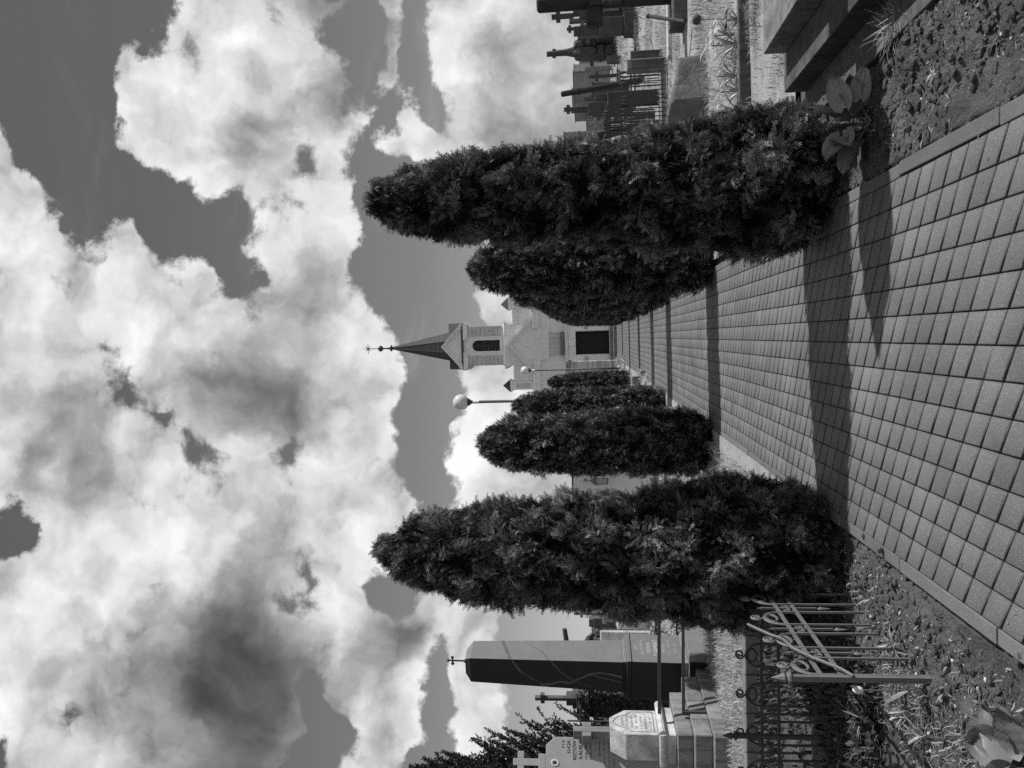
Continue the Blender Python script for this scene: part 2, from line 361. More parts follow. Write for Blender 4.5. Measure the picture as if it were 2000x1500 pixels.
def leaf_geo(mb, base, d, length, width, curl=.5, a=1.0, fold=.25, seg=5, round_=False, face=None, nrm_=None):
    """one leaf: a bent strip with a folded midrib"""
    d = Vector(d).normalized(); up = Vector((0, 0, 1)); side = d.cross(up)
    side = side.normalized() if side.length > .05 else Vector((random.uniform(-1, 1), random.uniform(-1, 1), 0)).normalized()
    if nrm_ is not None: side = d.cross(Vector(nrm_)).normalized()
    if face is not None: side = Matrix.Rotation(face, 3, d) @ side
    vs = []; p = Vector(base); dd = d.copy()
    for i in range(seg+1):
        t = i/seg; wv = width*.5*(math.sin(PI*min(t*.93+.07, 1))**(.55 if round_ else .8)) if not round_ else width*.5*math.sqrt(max(0, 1-(2*t-1)**2))+.001
        nrm = side.cross(dd)
        vs += [p-side*wv+nrm*fold*wv, p, p+side*wv+nrm*fold*wv]
        dd = (Matrix.Rotation(-curl/seg, 3, side) @ dd).normalized(); p = p+dd*(length/seg)
    fs = []
    for i in range(seg): b = i*3; fs += [(b, b+1, b+4, b+3), (b+1, b+2, b+5, b+4)]
    mb.add(vs, fs, a)
def big_leaf(name, parent, base, d, nrm, L, W, a, m, seed=0, cup=.5, droop=.35, veins=6):
    d = Vector(d).normalized(); nrm = Vector(nrm); side = d.cross(nrm).normalized(); nrm = side.cross(d).normalized(); rnd = random.Random(seed)
    N = 16; vs = []; ph = rnd.uniform(0, 6)
    for i in range(N+1):
        u = i/N; w_ = W*.5*(max(0.0, math.sin(PI*min(1, u**.8*.97+.03)))**.6)+.001
        for j in range(-6, 7):
            v = j/6; rip = .0035*math.cos((u-abs(v)*.30)*2*PI*veins)*min(1, abs(v)*4)+.010*math.sin(ph+u*5+v*3)*abs(v)+.008*math.sin(ph*2+v*7)*u
            vs.append(Vector(base)+d*L*(u-.12*abs(v)*(1-u))+side*(v*w_)+nrm*(cup*v*v*W*.28-droop*u*u*L*.4+rip-.006*(abs(v) < .01)))
    mb = MB(); k = 13; mb.add(vs, [(i*k+j, i*k+j+1, (i+1)*k+j+1, (i+1)*k+j) for i in range(N) for j in range(12)], a)
    return mb.build(name, m, parent, smooth=True)
def strap_tuft(mb, c, n, L, W, spread=1.0, a=(.7, 1.4), z=0.0, curl=1.0):
    for i in range(n):
        az = random.uniform(0, 2*PI); el = random.uniform(.35, 1.35)/max(spread, .3)
        el = min(el, 1.4); d = (math.cos(az)*math.cos(el), math.sin(az)*math.cos(el), math.sin(el))
        leaf_geo(mb, (c[0]+random.uniform(-.02, .02), c[1]+random.uniform(-.02, .02), z), d, L*random.uniform(.6, 1.2), W*random.uniform(.7, 1.2), random.uniform(.3, 1.6)*curl, random.uniform(*a))

# fallen leaves and stalks
mb = MB()
for (x0, x1, y0, y1, n) in ((-2.0, -1.4, 2.8, 6.2, 330), (-3.6, -1.85, 2.95, 4.7, 700), (.92, 1.6, 2.6, 5.8, 260), (-2.2, -1.4, 2.8, 6, 300), (.95, 1.5, 6, 12, 80), (-2.2, -1.4, 6.2, 12, 100)):
    for _ in range(n):
        x, y = random.uniform(x0, x1), random.uniform(y0, y1); az = random.uniform(0, 6.28); el = random.uniform(-.15, .5)
        leaf_geo(mb, (x, y, zs(x, y)+.008), (math.cos(az)*math.cos(el), math.sin(az)*math.cos(el), math.sin(el)), random.uniform(.015, .05), random.uniform(.004, .013), random.uniform(-.8, 1.4), random.uniform(.3, 1.15), seg=3)
for _ in range(150):
    x = random.choice([random.uniform(-1.3, .85), random.uniform(-1.3, -1.0), random.uniform(.55, .85)]); y = random.uniform(2.9, 12); az = random.uniform(0, 6.28)
    leaf_geo(mb, (x, y, .004), (math.cos(az), math.sin(az), .1), random.uniform(.008, .035), random.uniform(.002, .007), random.uniform(-.3, .9), random.uniform(.15, 1.1), seg=3)
o = mb.build('fallen_leaves', M_grass); o['kind'] = 'stuff'
# ------------------------------------------------------------------ columnar thujas
def spray_template(nf=5, L=1.0):
    """flat fan of scale-leaf fingers in the (a,b) plane, as quads"""
    V = []; F = []
    def finger(p, q, w):
        px, py = p; qx, qy = q; dx, dy = qx-px, qy-py; l = math.hypot(dx, dy); nx, ny = -dy/l*w, dx/l*w
        w = w; b = len(V); V.extend([(px-nx*.3, py-ny*.3), ((px+qx)/2-nx, (py+qy)/2-ny), (qx, qy), ((px+qx)/2+nx, (py+qy)/2+ny)]); F.append((b, b+1, b+2, b+3))
    finger((0, 0), (L, 0), .04)
    for i in range(nf):
        t = .12+.72*i/(nf-1)
        for s in (-1, 1):
            l = (.50-.30*t)*(1 if s > 0 else .9); an = R_(52-14*t)
            finger((t*L, 0), (t*L+math.cos(an)*l, s*math.sin(an)*l), .042)
    return np.array(V), np.array(F)
SPV, SPF = spray_template()
def hull_r(prof, t): return np.interp(t, [p[0] for p in prof], [p[1] for p in prof])
def make_thuja_parts(h, prof, n, size, seed, parent, bump=.055, bfreq=7.0, sx=1.0):
    rnd = np.random.default_rng(seed); tt = np.linspace(0, 1, 400); rr = hull_r(prof, tt); cdf = np.cumsum(rr+.02); cdf /= cdf[-1]
    t = np.interp(rnd.uniform(0, 1, n), cdf, tt); th = rnd.uniform(0, 2*PI, n); r = hull_r(prof, t)
    P = np.stack([np.cos(th), np.sin(th), t], -1)
    bn = np.empty(n); b2 = np.empty(n); fl = np.empty((n, 3)); fr = np.empty((n, 3))
    for i in range(n):
        q = Vector((P[i, 0]*r[i]*bfreq+seed*3, P[i, 1]*r[i]*bfreq, t[i]*h*bfreq*.75)); 
        bn[i] = mn.noise(q)*.75+mn.noise(q*2.3)*.5; b2[i] = mn.noise(q*.45+Vector((9, 9, 9))); fl[i] = mn.noise_vector(q*1.15+Vector((4, 4, 4))); fr[i] = mn.noise_vector(q*.8+Vector((14, 4, 24)))
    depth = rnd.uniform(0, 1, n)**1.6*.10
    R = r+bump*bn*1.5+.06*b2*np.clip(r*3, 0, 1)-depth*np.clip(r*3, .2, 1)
    C = np.stack([np.cos(th)*R*sx, np.sin(th)*R, t*h], -1)
    out = np.stack([np.cos(th), np.sin(th), np.zeros(n)], -1)
    tip = np.clip((t-.9)*10, 0, 1)[:, None]
    D = out*(.55*(1-tip*.7))+np.array([0, 0, 1.])*(rnd.uniform(0, .8, n)[:, None])+fl*1.9+rnd.normal(0, .2, (n, 3)); D += np.array([0, 0, .9])*tip
    D /= np.linalg.norm(D, axis=1, keepdims=True)
    ref = fr*2.2+rnd.normal(0, .3, (n, 3))+np.array([0, 0, .4]); S = np.cross(D, ref); S /= np.linalg.norm(S, axis=1, keepdims=True)
    N = np.cross(D, S); s = size*rnd.uniform(.55, 1.25, n); k = len(SPV)
    a_, b_ = SPV[:, 0][None, :, None], SPV[:, 1][None, :, None]
    bend = (SPV[:, 0]**2)[None, :, None]*rnd.uniform(-.7, .7, n)[:, None, None]
    V = C[:, None, :]+s[:, None, None]*(D[:, None, :]*(a_-.15)+S[:, None, :]*b_+N[:, None, :]*bend)
    V = V.reshape(-1, 3); F = (SPF[None]+(np.arange(n)*k)[:, None, None]).reshape(-1, 4)
    shade = np.clip(.85+bn*2.2-depth*6, .08, 2.4)*rnd.uniform(.7, 1.2, n)*np.where(rnd.uniform(0, 1, n) < .10, 1.6, 1.0)  # crevice shade and scattered highlights painted into the spray values
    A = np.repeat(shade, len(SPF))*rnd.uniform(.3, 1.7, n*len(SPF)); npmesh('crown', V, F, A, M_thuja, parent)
    # dark body of twigs inside, and the stem
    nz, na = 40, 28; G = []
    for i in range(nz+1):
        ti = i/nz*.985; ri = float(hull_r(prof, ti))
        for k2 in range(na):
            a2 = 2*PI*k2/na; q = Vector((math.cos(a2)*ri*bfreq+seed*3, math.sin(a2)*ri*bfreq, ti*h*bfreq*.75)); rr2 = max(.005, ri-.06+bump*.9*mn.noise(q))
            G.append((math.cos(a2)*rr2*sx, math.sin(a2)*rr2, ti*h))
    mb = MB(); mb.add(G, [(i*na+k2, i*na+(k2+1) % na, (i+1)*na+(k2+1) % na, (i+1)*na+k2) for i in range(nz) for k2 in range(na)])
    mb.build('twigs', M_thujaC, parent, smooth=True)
    MB().tube([(0, 0, -.1), (.01, 0, .25), (0, .01, .6)], [.06, .05, .04]).build('trunk', M_bark, parent)
PROF_A = [(0, .30), (.05, .46), (.13, .51), (.18, .48), (.25, .42), (.47, .355), (.69, .30), (.84, .255), (.92, .20), (.98, .09), (1, .02)]
PROF_L = [(0, .34), (.05, .47), (.13, .53), (.25, .52), (.36, .46), (.58, .39), (.79, .34), (.88, .27), (.94, .19), (.98, .09), (1, .02)]
PROF_B = [(0, .32), (.06, .43), (.14, .465), (.3, .465), (.55, .445), (.75, .41), (.87, .35), (.94, .26), (.985, .13), (1, .03)]
def thuja(name, x, y, h, prof, n, size, seed, label, **k):
    t = thing(name, label, 'thuja', (x, y, 0), 0, 'columnar thujas lining the path')
    make_thuja_parts(h, prof, n, size, seed, t, **k); return t
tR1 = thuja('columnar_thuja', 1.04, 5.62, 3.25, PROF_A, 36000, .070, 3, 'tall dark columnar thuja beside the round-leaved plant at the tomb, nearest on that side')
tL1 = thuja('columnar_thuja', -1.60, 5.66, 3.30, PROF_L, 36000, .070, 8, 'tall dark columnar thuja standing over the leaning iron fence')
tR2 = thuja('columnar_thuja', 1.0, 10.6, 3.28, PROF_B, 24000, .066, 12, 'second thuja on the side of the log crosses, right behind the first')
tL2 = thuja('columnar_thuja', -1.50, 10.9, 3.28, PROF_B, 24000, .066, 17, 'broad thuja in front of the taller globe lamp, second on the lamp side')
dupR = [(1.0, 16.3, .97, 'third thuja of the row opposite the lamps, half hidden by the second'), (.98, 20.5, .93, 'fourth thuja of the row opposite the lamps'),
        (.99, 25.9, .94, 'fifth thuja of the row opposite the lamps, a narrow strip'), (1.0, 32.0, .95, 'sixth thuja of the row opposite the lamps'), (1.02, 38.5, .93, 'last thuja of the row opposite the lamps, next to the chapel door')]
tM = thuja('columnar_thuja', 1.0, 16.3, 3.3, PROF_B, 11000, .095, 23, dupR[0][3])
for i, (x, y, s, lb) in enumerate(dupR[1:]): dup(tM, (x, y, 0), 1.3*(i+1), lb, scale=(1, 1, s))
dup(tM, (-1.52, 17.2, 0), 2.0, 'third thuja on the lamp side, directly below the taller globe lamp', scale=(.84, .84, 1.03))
dup(tM, (-1.82, 31.5, 0), 4.0, 'small far thuja beside the pole of the lower globe lamp', scale=(.88, .88, 1.02))
for x, y, s, lb in ((-4.0, 24.5, .72, 'small pointed conifer behind the tall obelisk, next to the white headstone'),):
    t = dup(tM, (at(1150, 1252, 24.5).x, 24.5, -1.0), .5, lb, 'small conifers among the graves', scale=(.8, .8, .9)); 

# ------------------------------------------------------------------ globe lamps
def globe_lamp(x, y, h, gr, label, sleeve=True):
    t = thing('street_lamp', label, 'lamp', (x, y, 0), 0, 'globe lamps beside the path')
    m_ = MB(); m_.lathe([(.055, 0), (.055, 1.1), (.04, 1.14), (.04, h-.55)], 14); m_.build('pole', M_pole, t, smooth=True)
    MB().lathe([(.05, h-.75), (.05, h-.57)], 14).build('sleeve', M_trim, t)
    MB().lathe([(.045, h-.57), (.05, h-.53), (.07, h-.50), (.11, h-.45), (.115, h-.42)], 18).build('globe_holder', M_pole, t)
    bm = bmesh.new(); bmesh.ops.create_uvsphere(bm, u_segments=32, v_segments=20, radius=gr, matrix=Matrix.Translation((0, 0, h-gr)))
    me = bpy.data.meshes.new('globe'); bm.to_mesh(me); bm.free(); me.materials.append(M_globe); me.polygons.foreach_set('use_smooth', [True]*len(me.polygons))
    link(bpy.data.objects.new('globe', me), t); MB().lathe([(.07, 0), (.07, .08)], 14).build('base', M_pole, t)
g = at(885, 786, 21.5); globe_lamp(g.x, 21.5, g.z, .225, 'taller globe lamp on a dark pole rising behind the thujas')
g = at(1017, 724, 40.0); globe_lamp(g.x, 40.0, g.z, .225, 'lower globe lamp on a dark pole in front of the chapel wall')

# ------------------------------------------------------------------ chapel
def chapel():
    t = thing('chapel', 'pale plastered chapel with a bell tower and pointed spire at the end of the path', 'chapel', (-.35, 47.0, 0))
    B = MB; ZB = 3.25
    # body with the door opening: left, right and lintel pieces
    w = B(); w.box(-3.05, -.70, 0, .5, 0, 4.72); w.box(.70, 3.05, 0, .5, 0, 4.72); w.box(-.70, .70, 0, .5, 2.45, 4.72)
    w.box(-3.05, 3.05, .5, 9, 0, 4.72); w.build('wall', M_plast, t)
    w = B(); w.box(-.70, .70, .42, .47, .42, 2.45)
    for k in range(2): w.box(-.62+.64*k, -.02+.64*k, .40, .43, .6, 1.4); w.box(-.62+.64*k, -.02+.64*k, .40, .43, 1.5, 2.35)
    d = w.build('door', M_door, t); B().tube([(.07, .38, 1.35), (.07, .36, 1.45)], .015).build('handle', M_iron, d)
    s = B(); s.box(-1.35, 1.35, -.95, 0, 0, .2); s.box(-1.15, 1.15, -.6, 0, .2, .42); s.build('steps', M_conc, t, bevel=.02)
    # portal: splayed jambs, entablature and keystone
    p = B(); p.box(-1.2, -.74, -.10, 0, .42, 2.62); p.box(.74, 1.2, -.10, 0, .42, 2.62); p.box(-.74, .74, -.10, 0, 2.46, 2.62); p.build('portal', M_trim, t, bevel=.012)
    p = B(); p.box(-1.2, 1.2, -.14, 0, 2.62, 2.74); p.box(-1.1, 1.1, -.10, 0, 2.74, 2.92); p.box(-1.2, 1.2, -.26, 0, 2.92, 3.0); p.box(-1.28, 1.28, -.34, 0, 3.0, 3.07); p.build('door_cornice', M_trim, t, bevel=.01)
    p = B(); p.box(-.13, .13, -.2, 0, 2.5, 2.9, tx=-.03); p.build('keystone', M_trim, t, bevel=.01)
    for sx in (-1, 1):
        q = B(); q.box(sx*.97-.14, sx*.97+.14, -.125, -.1, 1.68, 1.96); q.box(sx*.97-.09, sx*.97+.09, -.14, -.125, 1.73, 1.91); q.build('plaque', M_plastR, t, bevel=.008)
        q = B()
        for k in range(6): q.box(sx*1.75-.4, sx*1.75+.4, -.05, 0, .3+k*.42, .3+k*.42+.37)
        q.build('quoins', M_plast, t, bevel=.015)
    s = B(); s.box(-.74, .74, -.34, 0, 3.2, 3.27); s.box(-.68, .68, -.27, 0, 3.27, 3.38); s.build('balcony_slab', M_conc, t, bevel=.012)
    s = B(); s.box(-.68, .68, -.1, 0, 3.38, 4.08)
    o = s.build('balcony_parapet', M_plastR, t, bevel=.01)
    # blind arch over the parapet
    n = 18; arc = [(math.cos(PI*i/n)*.40, 4.72+math.sin(PI*i/n)*.42) for i in range(n+1)]
    def arch_band(r0, r1, zb, zc, y0, y1, hs=1.05):
        m_ = B(); o_ = [(r1, zb)]+[(math.cos(PI*i/n)*r1, zc+math.sin(PI*i/n)*r1*hs) for i in range(n+1)]+[(-r1, zb)]
        i_ = [(r0, zb)]+[(math.cos(PI*i/n)*r0, zc+math.sin(PI*i/n)*r0*hs) for i in range(n+1)]+[(-r0, zb)]
        for a in range(len(o_)-1):
            q = [i_[a], o_[a], o_[a+1], i_[a+1]]; m_.prism(q, y0, y1)
        return m_
    w = B(); w.prism([(-1.5, 4.72), (1.5, 4.72), (1.5, 5.1), (0, 6.42), (-1.5, 5.1)], -.12, .3); w.box(-.95, .95, -.12, -.005, 4.08, 4.72); w.build('gable_wall', M_plast, t)
    arch_band(.36, .41, 4.08, 4.62, -.15, -.12).build('blind_arch', M_trim, t)
    arch_band(.14, .17, 5.35, 5.4, -.14, -.12, 1).build('oculus_trim', M_trim, t) if False else None
    c = B(); c.box(-.05, .05, -.16, -.12, 5.3, 5.55); c.box(-.13, .13, -.17, -.12, 5.5, 5.58); c.box(-.1, .1, -.17, -.12, 5.26, 5.31); c.build('relief_ornament', M_trim, t)
    def rake(y0, w0, zb, za, th, layers, name, xlim=None):
        for i, (off, dp) in enumerate(layers):
            m_ = B()
            for sx in (-1, 1): m_.prism([(0, za-off), (0, za-off-th), (sx*(w0-off*.9), zb-off*.0-th+.0), (sx*(w0-off*.9+.0), zb)] if sx > 0 else [(0, za-off), (sx*(w0-off*.9), zb), (sx*(w0-off*.9), zb-th), (0, za-off-th)], y0-dp, y0)
            m_.build(name, M_trim, t)
    rake(-.12, 1.62, 5.12, 6.58, .10, [(0, .24), (.13, .14), (.26, .07)], 'raking_cornice')
    for sx in (-1, 1):
        m_ = B(); a, b = (sx*.62, sx*3.25) if sx > 0 else (sx*3.25, sx*.62)
        m_.box(min(a, b), max(a, b), -.17, 0, 4.62, 4.72); 
        a2, b2 = sorted((sx*.98, sx*3.2)); m_.box(a2, b2, -.26, 0, 4.72, 4.86); m_.box(a2, b2+.05 if sx > 0 else b2, -.32, 0, 4.86, 4.95)
        a3, b3 = sorted((sx*.98, sx*3.32)); m_.box(a3, b3, -.42, .3, 4.95, 5.02); m_.build('cornice', M_trim, t, bevel=.008)
        a4, b4 = sorted((sx*.8, sx*3.06)); B().box(a4, b4, -.06, 0, 4.05, 4.15).build('string_course', M_trim, t)
        # attic panel and corner pier with a pyramid cap
        a5, b5 = sorted((sx*1.28, sx*2.22)); m_ = B(); m_.box(a5, b5, .05, .5, 5.02, 6.2); m_.build('attic_wall', M_plast, t)
        B().box(a5, b5+.02, .0, .55, 6.2, 6.31).build('attic_coping', M_trim, t, bevel=.01)
        a6, b6 = sorted((sx*1.48, sx*2.04)); m_ = B(); e = .035
        for q in ((a6, b6, 5.35, 5.35+e), (a6, b6, 5.95-e, 5.95), (a6, a6+e, 5.35, 5.95), (b6-e, b6, 5.35, 5.95)): m_.box(q[0], q[1], .02, .05, q[2], q[3])
        m_.build('panel_moulding', M_trim, t)
        m_ = B(); m_.box(sx*2.5-.27, sx*2.5+.27, -.03, .51, 5.02, 6.36); m_.build('pier', M_plast, t, bevel=.01)
        m_ = B(); m_.box(sx*2.5-.15, sx*2.5+.15, -.05, -.03, 5.3, 6.15); m_.build('pier_panel', M_plastR, t, bevel=.01)
        m_ = B(); m_.box(sx*2.5-.32, sx*2.5+.32, -.08, .56, 6.36, 6.44); m_.box(sx*2.5-.38, sx*2.5+.38, -.14, .62, 6.44, 6.52); m_.build('pier_cap', M_trim, t, bevel=.008)
        B().box(sx*2.5-.40, sx*2.5+.40, -.16, .64, 6.52, 7.0, tx=.39, ty=.39).build('pyramid_roof', M_zinc, t)
    # tower
    B().box(-1.27, 1.27, .02, 2.56, 4.95, 6.5).build('tower_base', M_plast, t)
    m_ = B(); m_.box(-1.31, 1.31, -.02, 2.6, 6.5, 6.6); m_.box(-1.37, 1.37, -.08, 2.66, 6.6, 6.74); m_.box(-1.46, 1.46, -.17, 2.75, 6.74, 6.82); m_.box(-1.33, 1.33, -.04, 2.62, 6.82, 6.92, tx=.08, ty=.08); m_.build('tower_cornice', M_trim, t, bevel=.008)
    m_ = B(); m_.box(-1.17, -.34, .08, 2.5, 6.92, 9.1); m_.box(.34, 1.17, .08, 2.5, 6.92, 9.1); m_.box(-.34, .34, .35, 2.5, 6.92, 9.1); m_.build('tower_wall', M_plast, t)
    n2 = 14; m_ = B()   # wall above the arched opening
    for i in range(n2):
        a0, a1 = PI*i/n2, PI*(i+1)/n2; x0, z0 = math.cos(a0)*.34, 8.5+math.sin(a0)*.34; x1, z1 = math.cos(a1)*.34, 8.5+math.sin(a1)*.34
        m_.prism([(x0, z0), (x0, 9.1), (x1, 9.1), (x1, z1)], .08, .35)
    m_.build('belfry_wall', M_plast, t); MB().box(-.34, .34, .08, .35, 6.92, 7.12).build('window_sill', M_plast, t)
    arch_band(.34, .40, 7.12, 8.5, .04, .08, 1).build('window_surround', M_trim, t)
    m_ = B()
    for k in range(19): z = 7.14+k*.088; hw = .33 if z < 8.5 else math.sqrt(max(.001, .33**2-(z-8.5)**2)); m_.add([(-hw, .16, z), (hw, .16, z), (hw, .3, z+.075), (-hw, .3, z+.075), (-hw, .16, z-.012), (hw, .16, z-.012), (hw, .3, z+.063), (-hw, .3, z+.063)], [(0, 1, 2, 3), (4, 7, 6, 5), (0, 4, 5, 1)])
    lv = m_.build('louvred_window', M_louv, t); B().box(-.02, .02, .13, .17, 7.12, 8.83).build('mullion', M_louv, lv)
    for sx in (-1, 1):
        m_ = B()
        for k in range(8): m_.box(min(sx*.60, sx*1.22), max(sx*.60, sx*1.22), .02, 2.54 if True else .5, 6.98+k*.265, 6.98+k*.265+.222)
        o = m_.build('rusticated_strip', M_plastR, t, bevel=.018)
        m_ = B(); a, b = sorted((sx*.45, sx*1.34)); m_.box(a, b, -.02, 2.6, 9.1, 9.18); a, b = sorted((sx*.40, sx*1.42)); m_.box(a, b, -.1, 2.7, 9.18, 9.3); a, b = sorted((sx*.38, sx*1.5)); m_.box(a, b, -.18, 2.76, 9.3, 9.36); m_.build('cornice_return', M_trim, t, bevel=.008)
    m_ = B(); m_.box(-.06, .06, .03, .08, 8.92, 9.14); m_.box(-.14, .14, .02, .08, 9.12, 9.19); m_.build('relief_ornament', M_trim, t)
    B().prism([(-1.3, 9.1), (1.3, 9.1), (1.3, 9.36), (0, 10.55), (-1.3, 9.36)], .04, .3).build('tower_gable', M_plast, t)
    rake(.04, 1.5, 9.40, 10.74, .10, [(0, .24), (.13, .14), (.26, .07)], 'raking_cornice')
    m_ = B(); m_.prism([(-1.46, 9.38), (1.46, 9.38), (0, 10.72)], .28, 2.7); m_.prismx([(-.15, 9.37), (2.75, 9.37), (1.30, 10.5)], -1.44, 1.44)
    m_.build('tower_roof', M_zinc, t)
    m_ = B(); cz = [(1.03, 9.9), (.94, 10.3), (.055, 14.24)]
    vs = [(math.cos(PI/8+k*PI/4)*r*1.03, 1.3+math.sin(PI/8+k*PI/4)*r*1.03, z) for r, z in cz for k in range(8)]
    m_.add(vs, [(i*8+k, i*8+(k+1) % 8, (i+1)*8+(k+1) % 8, (i+1)*8+k) for i in range(2) for k in range(8)]); m_.build('spire', M_zinc, t)
    m_ = B()
    for k in range(8):
        a = PI/8+k*PI/4; m_.tube([(math.cos(a)*.935, 1.3+math.sin(a)*.935, 10.42), (math.cos(a)*.055, 1.3+math.sin(a)*.055, 14.24)], .018, 4)
    for j in range(1, 12):
        z = 10.42+j*.30; r = np.interp(z, [10.42, 14.24], [.945, .057]); m_.tube([(math.cos(PI/8+k*PI/4)*r, 1.3+math.sin(PI/8+k*PI/4)*r, z) for k in range(9)], .009, 4, cap=False)
    m_.build('spire_seams', M_zinc, t)
    m_ = B(); m_.lathe([(r_, z_+.35) for r_, z_ in [(.06, 13.85), (.2, 13.88), (.2, 13.94), (.1, 13.98), (.05, 14.2), (.045, 14.42), (.08, 14.45), (.18, 14.54), (.2, 14.62), (.16, 14.72), (.06, 14.78), (.02, 14.8)]], 12, (0, 1.3)); m_.build('finial', M_pole, t)
    m_ = B(); m_.tube([(0, 1.3, 15.1), (0, 1.3, 15.72)], .025, 6)
    for k in range(8): a = k*PI/4; m_.tube([(0, 1.3, 15.79), (math.cos(a)*(.31 if k % 2 == 0 else .22), 1.3, 15.79+math.sin(a)*(.31 if k % 2 == 0 else .22))], [.026, .018], 5)
    m_.build('star', M_pole, t)
    m_ = B(); m_.prism([(-3.1, 4.9), (3.1, 4.9), (0, 6.0)], 2.6, 9.2); m_.build('roof', M_zinc, t)
chapel()

# ------------------------------------------------------------------ crosses and stones
def cross_mb(h, w, th, d, arm=.68, mb=None, z0=0.0, flare=0):
    mb = mb or MB(); za = z0+h*arm
    mb.box(-th/2, th/2, -d/2, d/2, z0, z0+h); mb.box(-w/2, -th/2, -d/2, d/2, za-th/2, za+th/2); mb.box(th/2, w/2, -d/2, d/2, za-th/2, za+th/2); return mb
def log_cross(name, label, loc, h, r, armw, armz, lean, rz=0.0, yaw=0.0, m=None, group=None):
    t = thing(name, label, 'cross', loc, rz, group); t.rotation_euler = (0, lean, rz)
    o = MB().tube([(0, 0, -.2), (0, 0, h*.5), (0, 0, h-.03), (0, 0, h)], [r*1.12, r*1.04, r*.98, r*.7], 12).build('post', m or M_log, t, smooth=False)
    rough_up(o, r*.12, 5)
    o = MB().tube([(-armw, 0, armz), (-armw+.03, 0, armz), (armw-.03, 0, armz), (armw, 0, armz)], [r*.7, r, r, r*.7], 12).build('arm', m or M_log, t); rough_up(o, r*.1, 6)
    return t

# ---- obelisk
def obelisk():
    p = ground(1388, 1289); t = thing('obelisk', 'tall dark granite obelisk crossed by pale veins with a small budded cross on top', 'obelisk', (p.x-.28, p.y+.35, 0), R_(-14)); t.rotation_euler = (0, .022, R_(-14)); t.scale = (.95, .95, 1.0)
    def two(o):      # rough side and tops coloured as sunlit, polished front coloured as in shade
        o.data.materials.append(M_granLit)
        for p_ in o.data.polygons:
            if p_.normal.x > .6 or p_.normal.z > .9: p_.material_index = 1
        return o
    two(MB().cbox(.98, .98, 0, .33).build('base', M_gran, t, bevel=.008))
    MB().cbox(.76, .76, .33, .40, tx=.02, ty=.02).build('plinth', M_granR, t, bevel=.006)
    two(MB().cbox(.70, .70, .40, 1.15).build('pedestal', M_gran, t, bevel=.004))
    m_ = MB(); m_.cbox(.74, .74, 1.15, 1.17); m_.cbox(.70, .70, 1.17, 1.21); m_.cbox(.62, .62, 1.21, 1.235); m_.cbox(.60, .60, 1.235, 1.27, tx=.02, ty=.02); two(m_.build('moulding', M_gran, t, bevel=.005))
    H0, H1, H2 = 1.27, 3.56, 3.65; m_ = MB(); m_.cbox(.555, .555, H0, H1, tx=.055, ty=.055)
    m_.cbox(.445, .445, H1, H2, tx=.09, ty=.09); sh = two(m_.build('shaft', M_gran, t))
    # pale veins: thin inlays a hair proud of the two visible faces
    def onface(face, u, z):      # u across (-.5...5 of face width), z height
        hw = .2775-(z-H0)/(H1-H0)*.055+.0025; return Vector((u*2*hw, -hw, z)) if face == 0 else Vector((hw, u*2*hw, z))
    def vein(face, pts, w0):
        m2 = MB(); vs = []; N = 26
        for i in range(N+1):
            s = i/N*(len(pts)-1); k = min(int(s), len(pts)-2); f = s-k; u = pts[k][0]*(1-f)+pts[k+1][0]*f; z = pts[k][1]*(1-f)+pts[k+1][1]*f
            nz = mn.noise(Vector((i*.9, face*7, pts[0][1]*3))); w_ = w0*(1+.9*nz)
            zz = z+nz*.018; vs += [onface(face, u, zz-w_), onface(face, u, zz+w_)]
        m2.add(vs, [(2*i, 2*i+2, 2*i+3, 2*i+1) for i in range(N)]); m2.build('vein', M_vein, sh)
    vein(1, [(.5, 3.1), (.1, 3.04), (-.5, 2.94)], .022); vein(0, [(.5, 2.93), (.0, 2.78), (-.35, 2.5), (-.5, 2.35)], .014)
    vein(1, [(.4, 2.75), (0, 2.5), (-.5, 2.36)], .008); vein(0, [(.5, 2.34), (.1, 2.2), (-.2, 2.0), (-.38, 1.75), (-.3, 1.28)], .012)
    def band(face, pts, w):      # steep vein: width runs sideways
        m2 = MB(); vs = []
        for i, (u, z) in enumerate(pts): w_ = w*(1+.6*mn.noise(Vector((i*.7, 3, z)))); vs += [onface(face, u-w_, z), onface(face, u+w_, z)]
        m2.add(vs, [(2*i, 2*i+1, 2*i+3, 2*i+2) for i in range(len(pts)-1)]); m2.build('vein', M_vein, sh)
    band(0, [(-.42, 2.5), (-.38, 2.35), (-.26, 2.2), (-.3, 2.05), (-.1, 1.9), (.05, 1.75), (.12, 1.6), (.08, 1.45), (.0, 1.28)], .035)
    band(0, [(.05, 1.72), (-.05, 1.6), (-.1, 1.45), (-.18, 1.28)], .02)
    z0 = H2; m_ = MB(); m_.lathe([(.035, z0), (.035, z0+.02), (.016, z0+.05), (.014, z0+.17)], 8); m_.tube([(-.05, 0, z0+.22), (.05, 0, z0+.22)], .013, 8); m_.tube([(0, 0, z0+.16), (0, 0, z0+.28)], .013, 8)
    for q in ((-.06, z0+.22), (.06, z0+.22), (0, z0+.285)): m_.lathe([(.004, q[1]-.028), (.024, q[1]-.012), (.024, q[1]+.012), (.004, q[1]+.028)], 8, (q[0], 0))
    m_.build('cross', M_iron, t)
    rot = (PI/2, 0, PI/2)
    for i_, (w_, z) in enumerate(((.34, .96), (.30, .64), (.40, .56), (.22, .47))): worn_row(w_, .055, M_cut, t, (.3517, .0, z), rot, 30+i_, .4)
    for s_, sz, z, sh_ in (('Ś. P.', .06, 1.05, .3), ('CEDYANS', .07, .86, 0), ('CHAMRAT', .10, .74, 0)):
        text(s_, sz, M_cut, t, (.3515, .0, z), rot, shear=sh_, sx=.85)
obelisk()

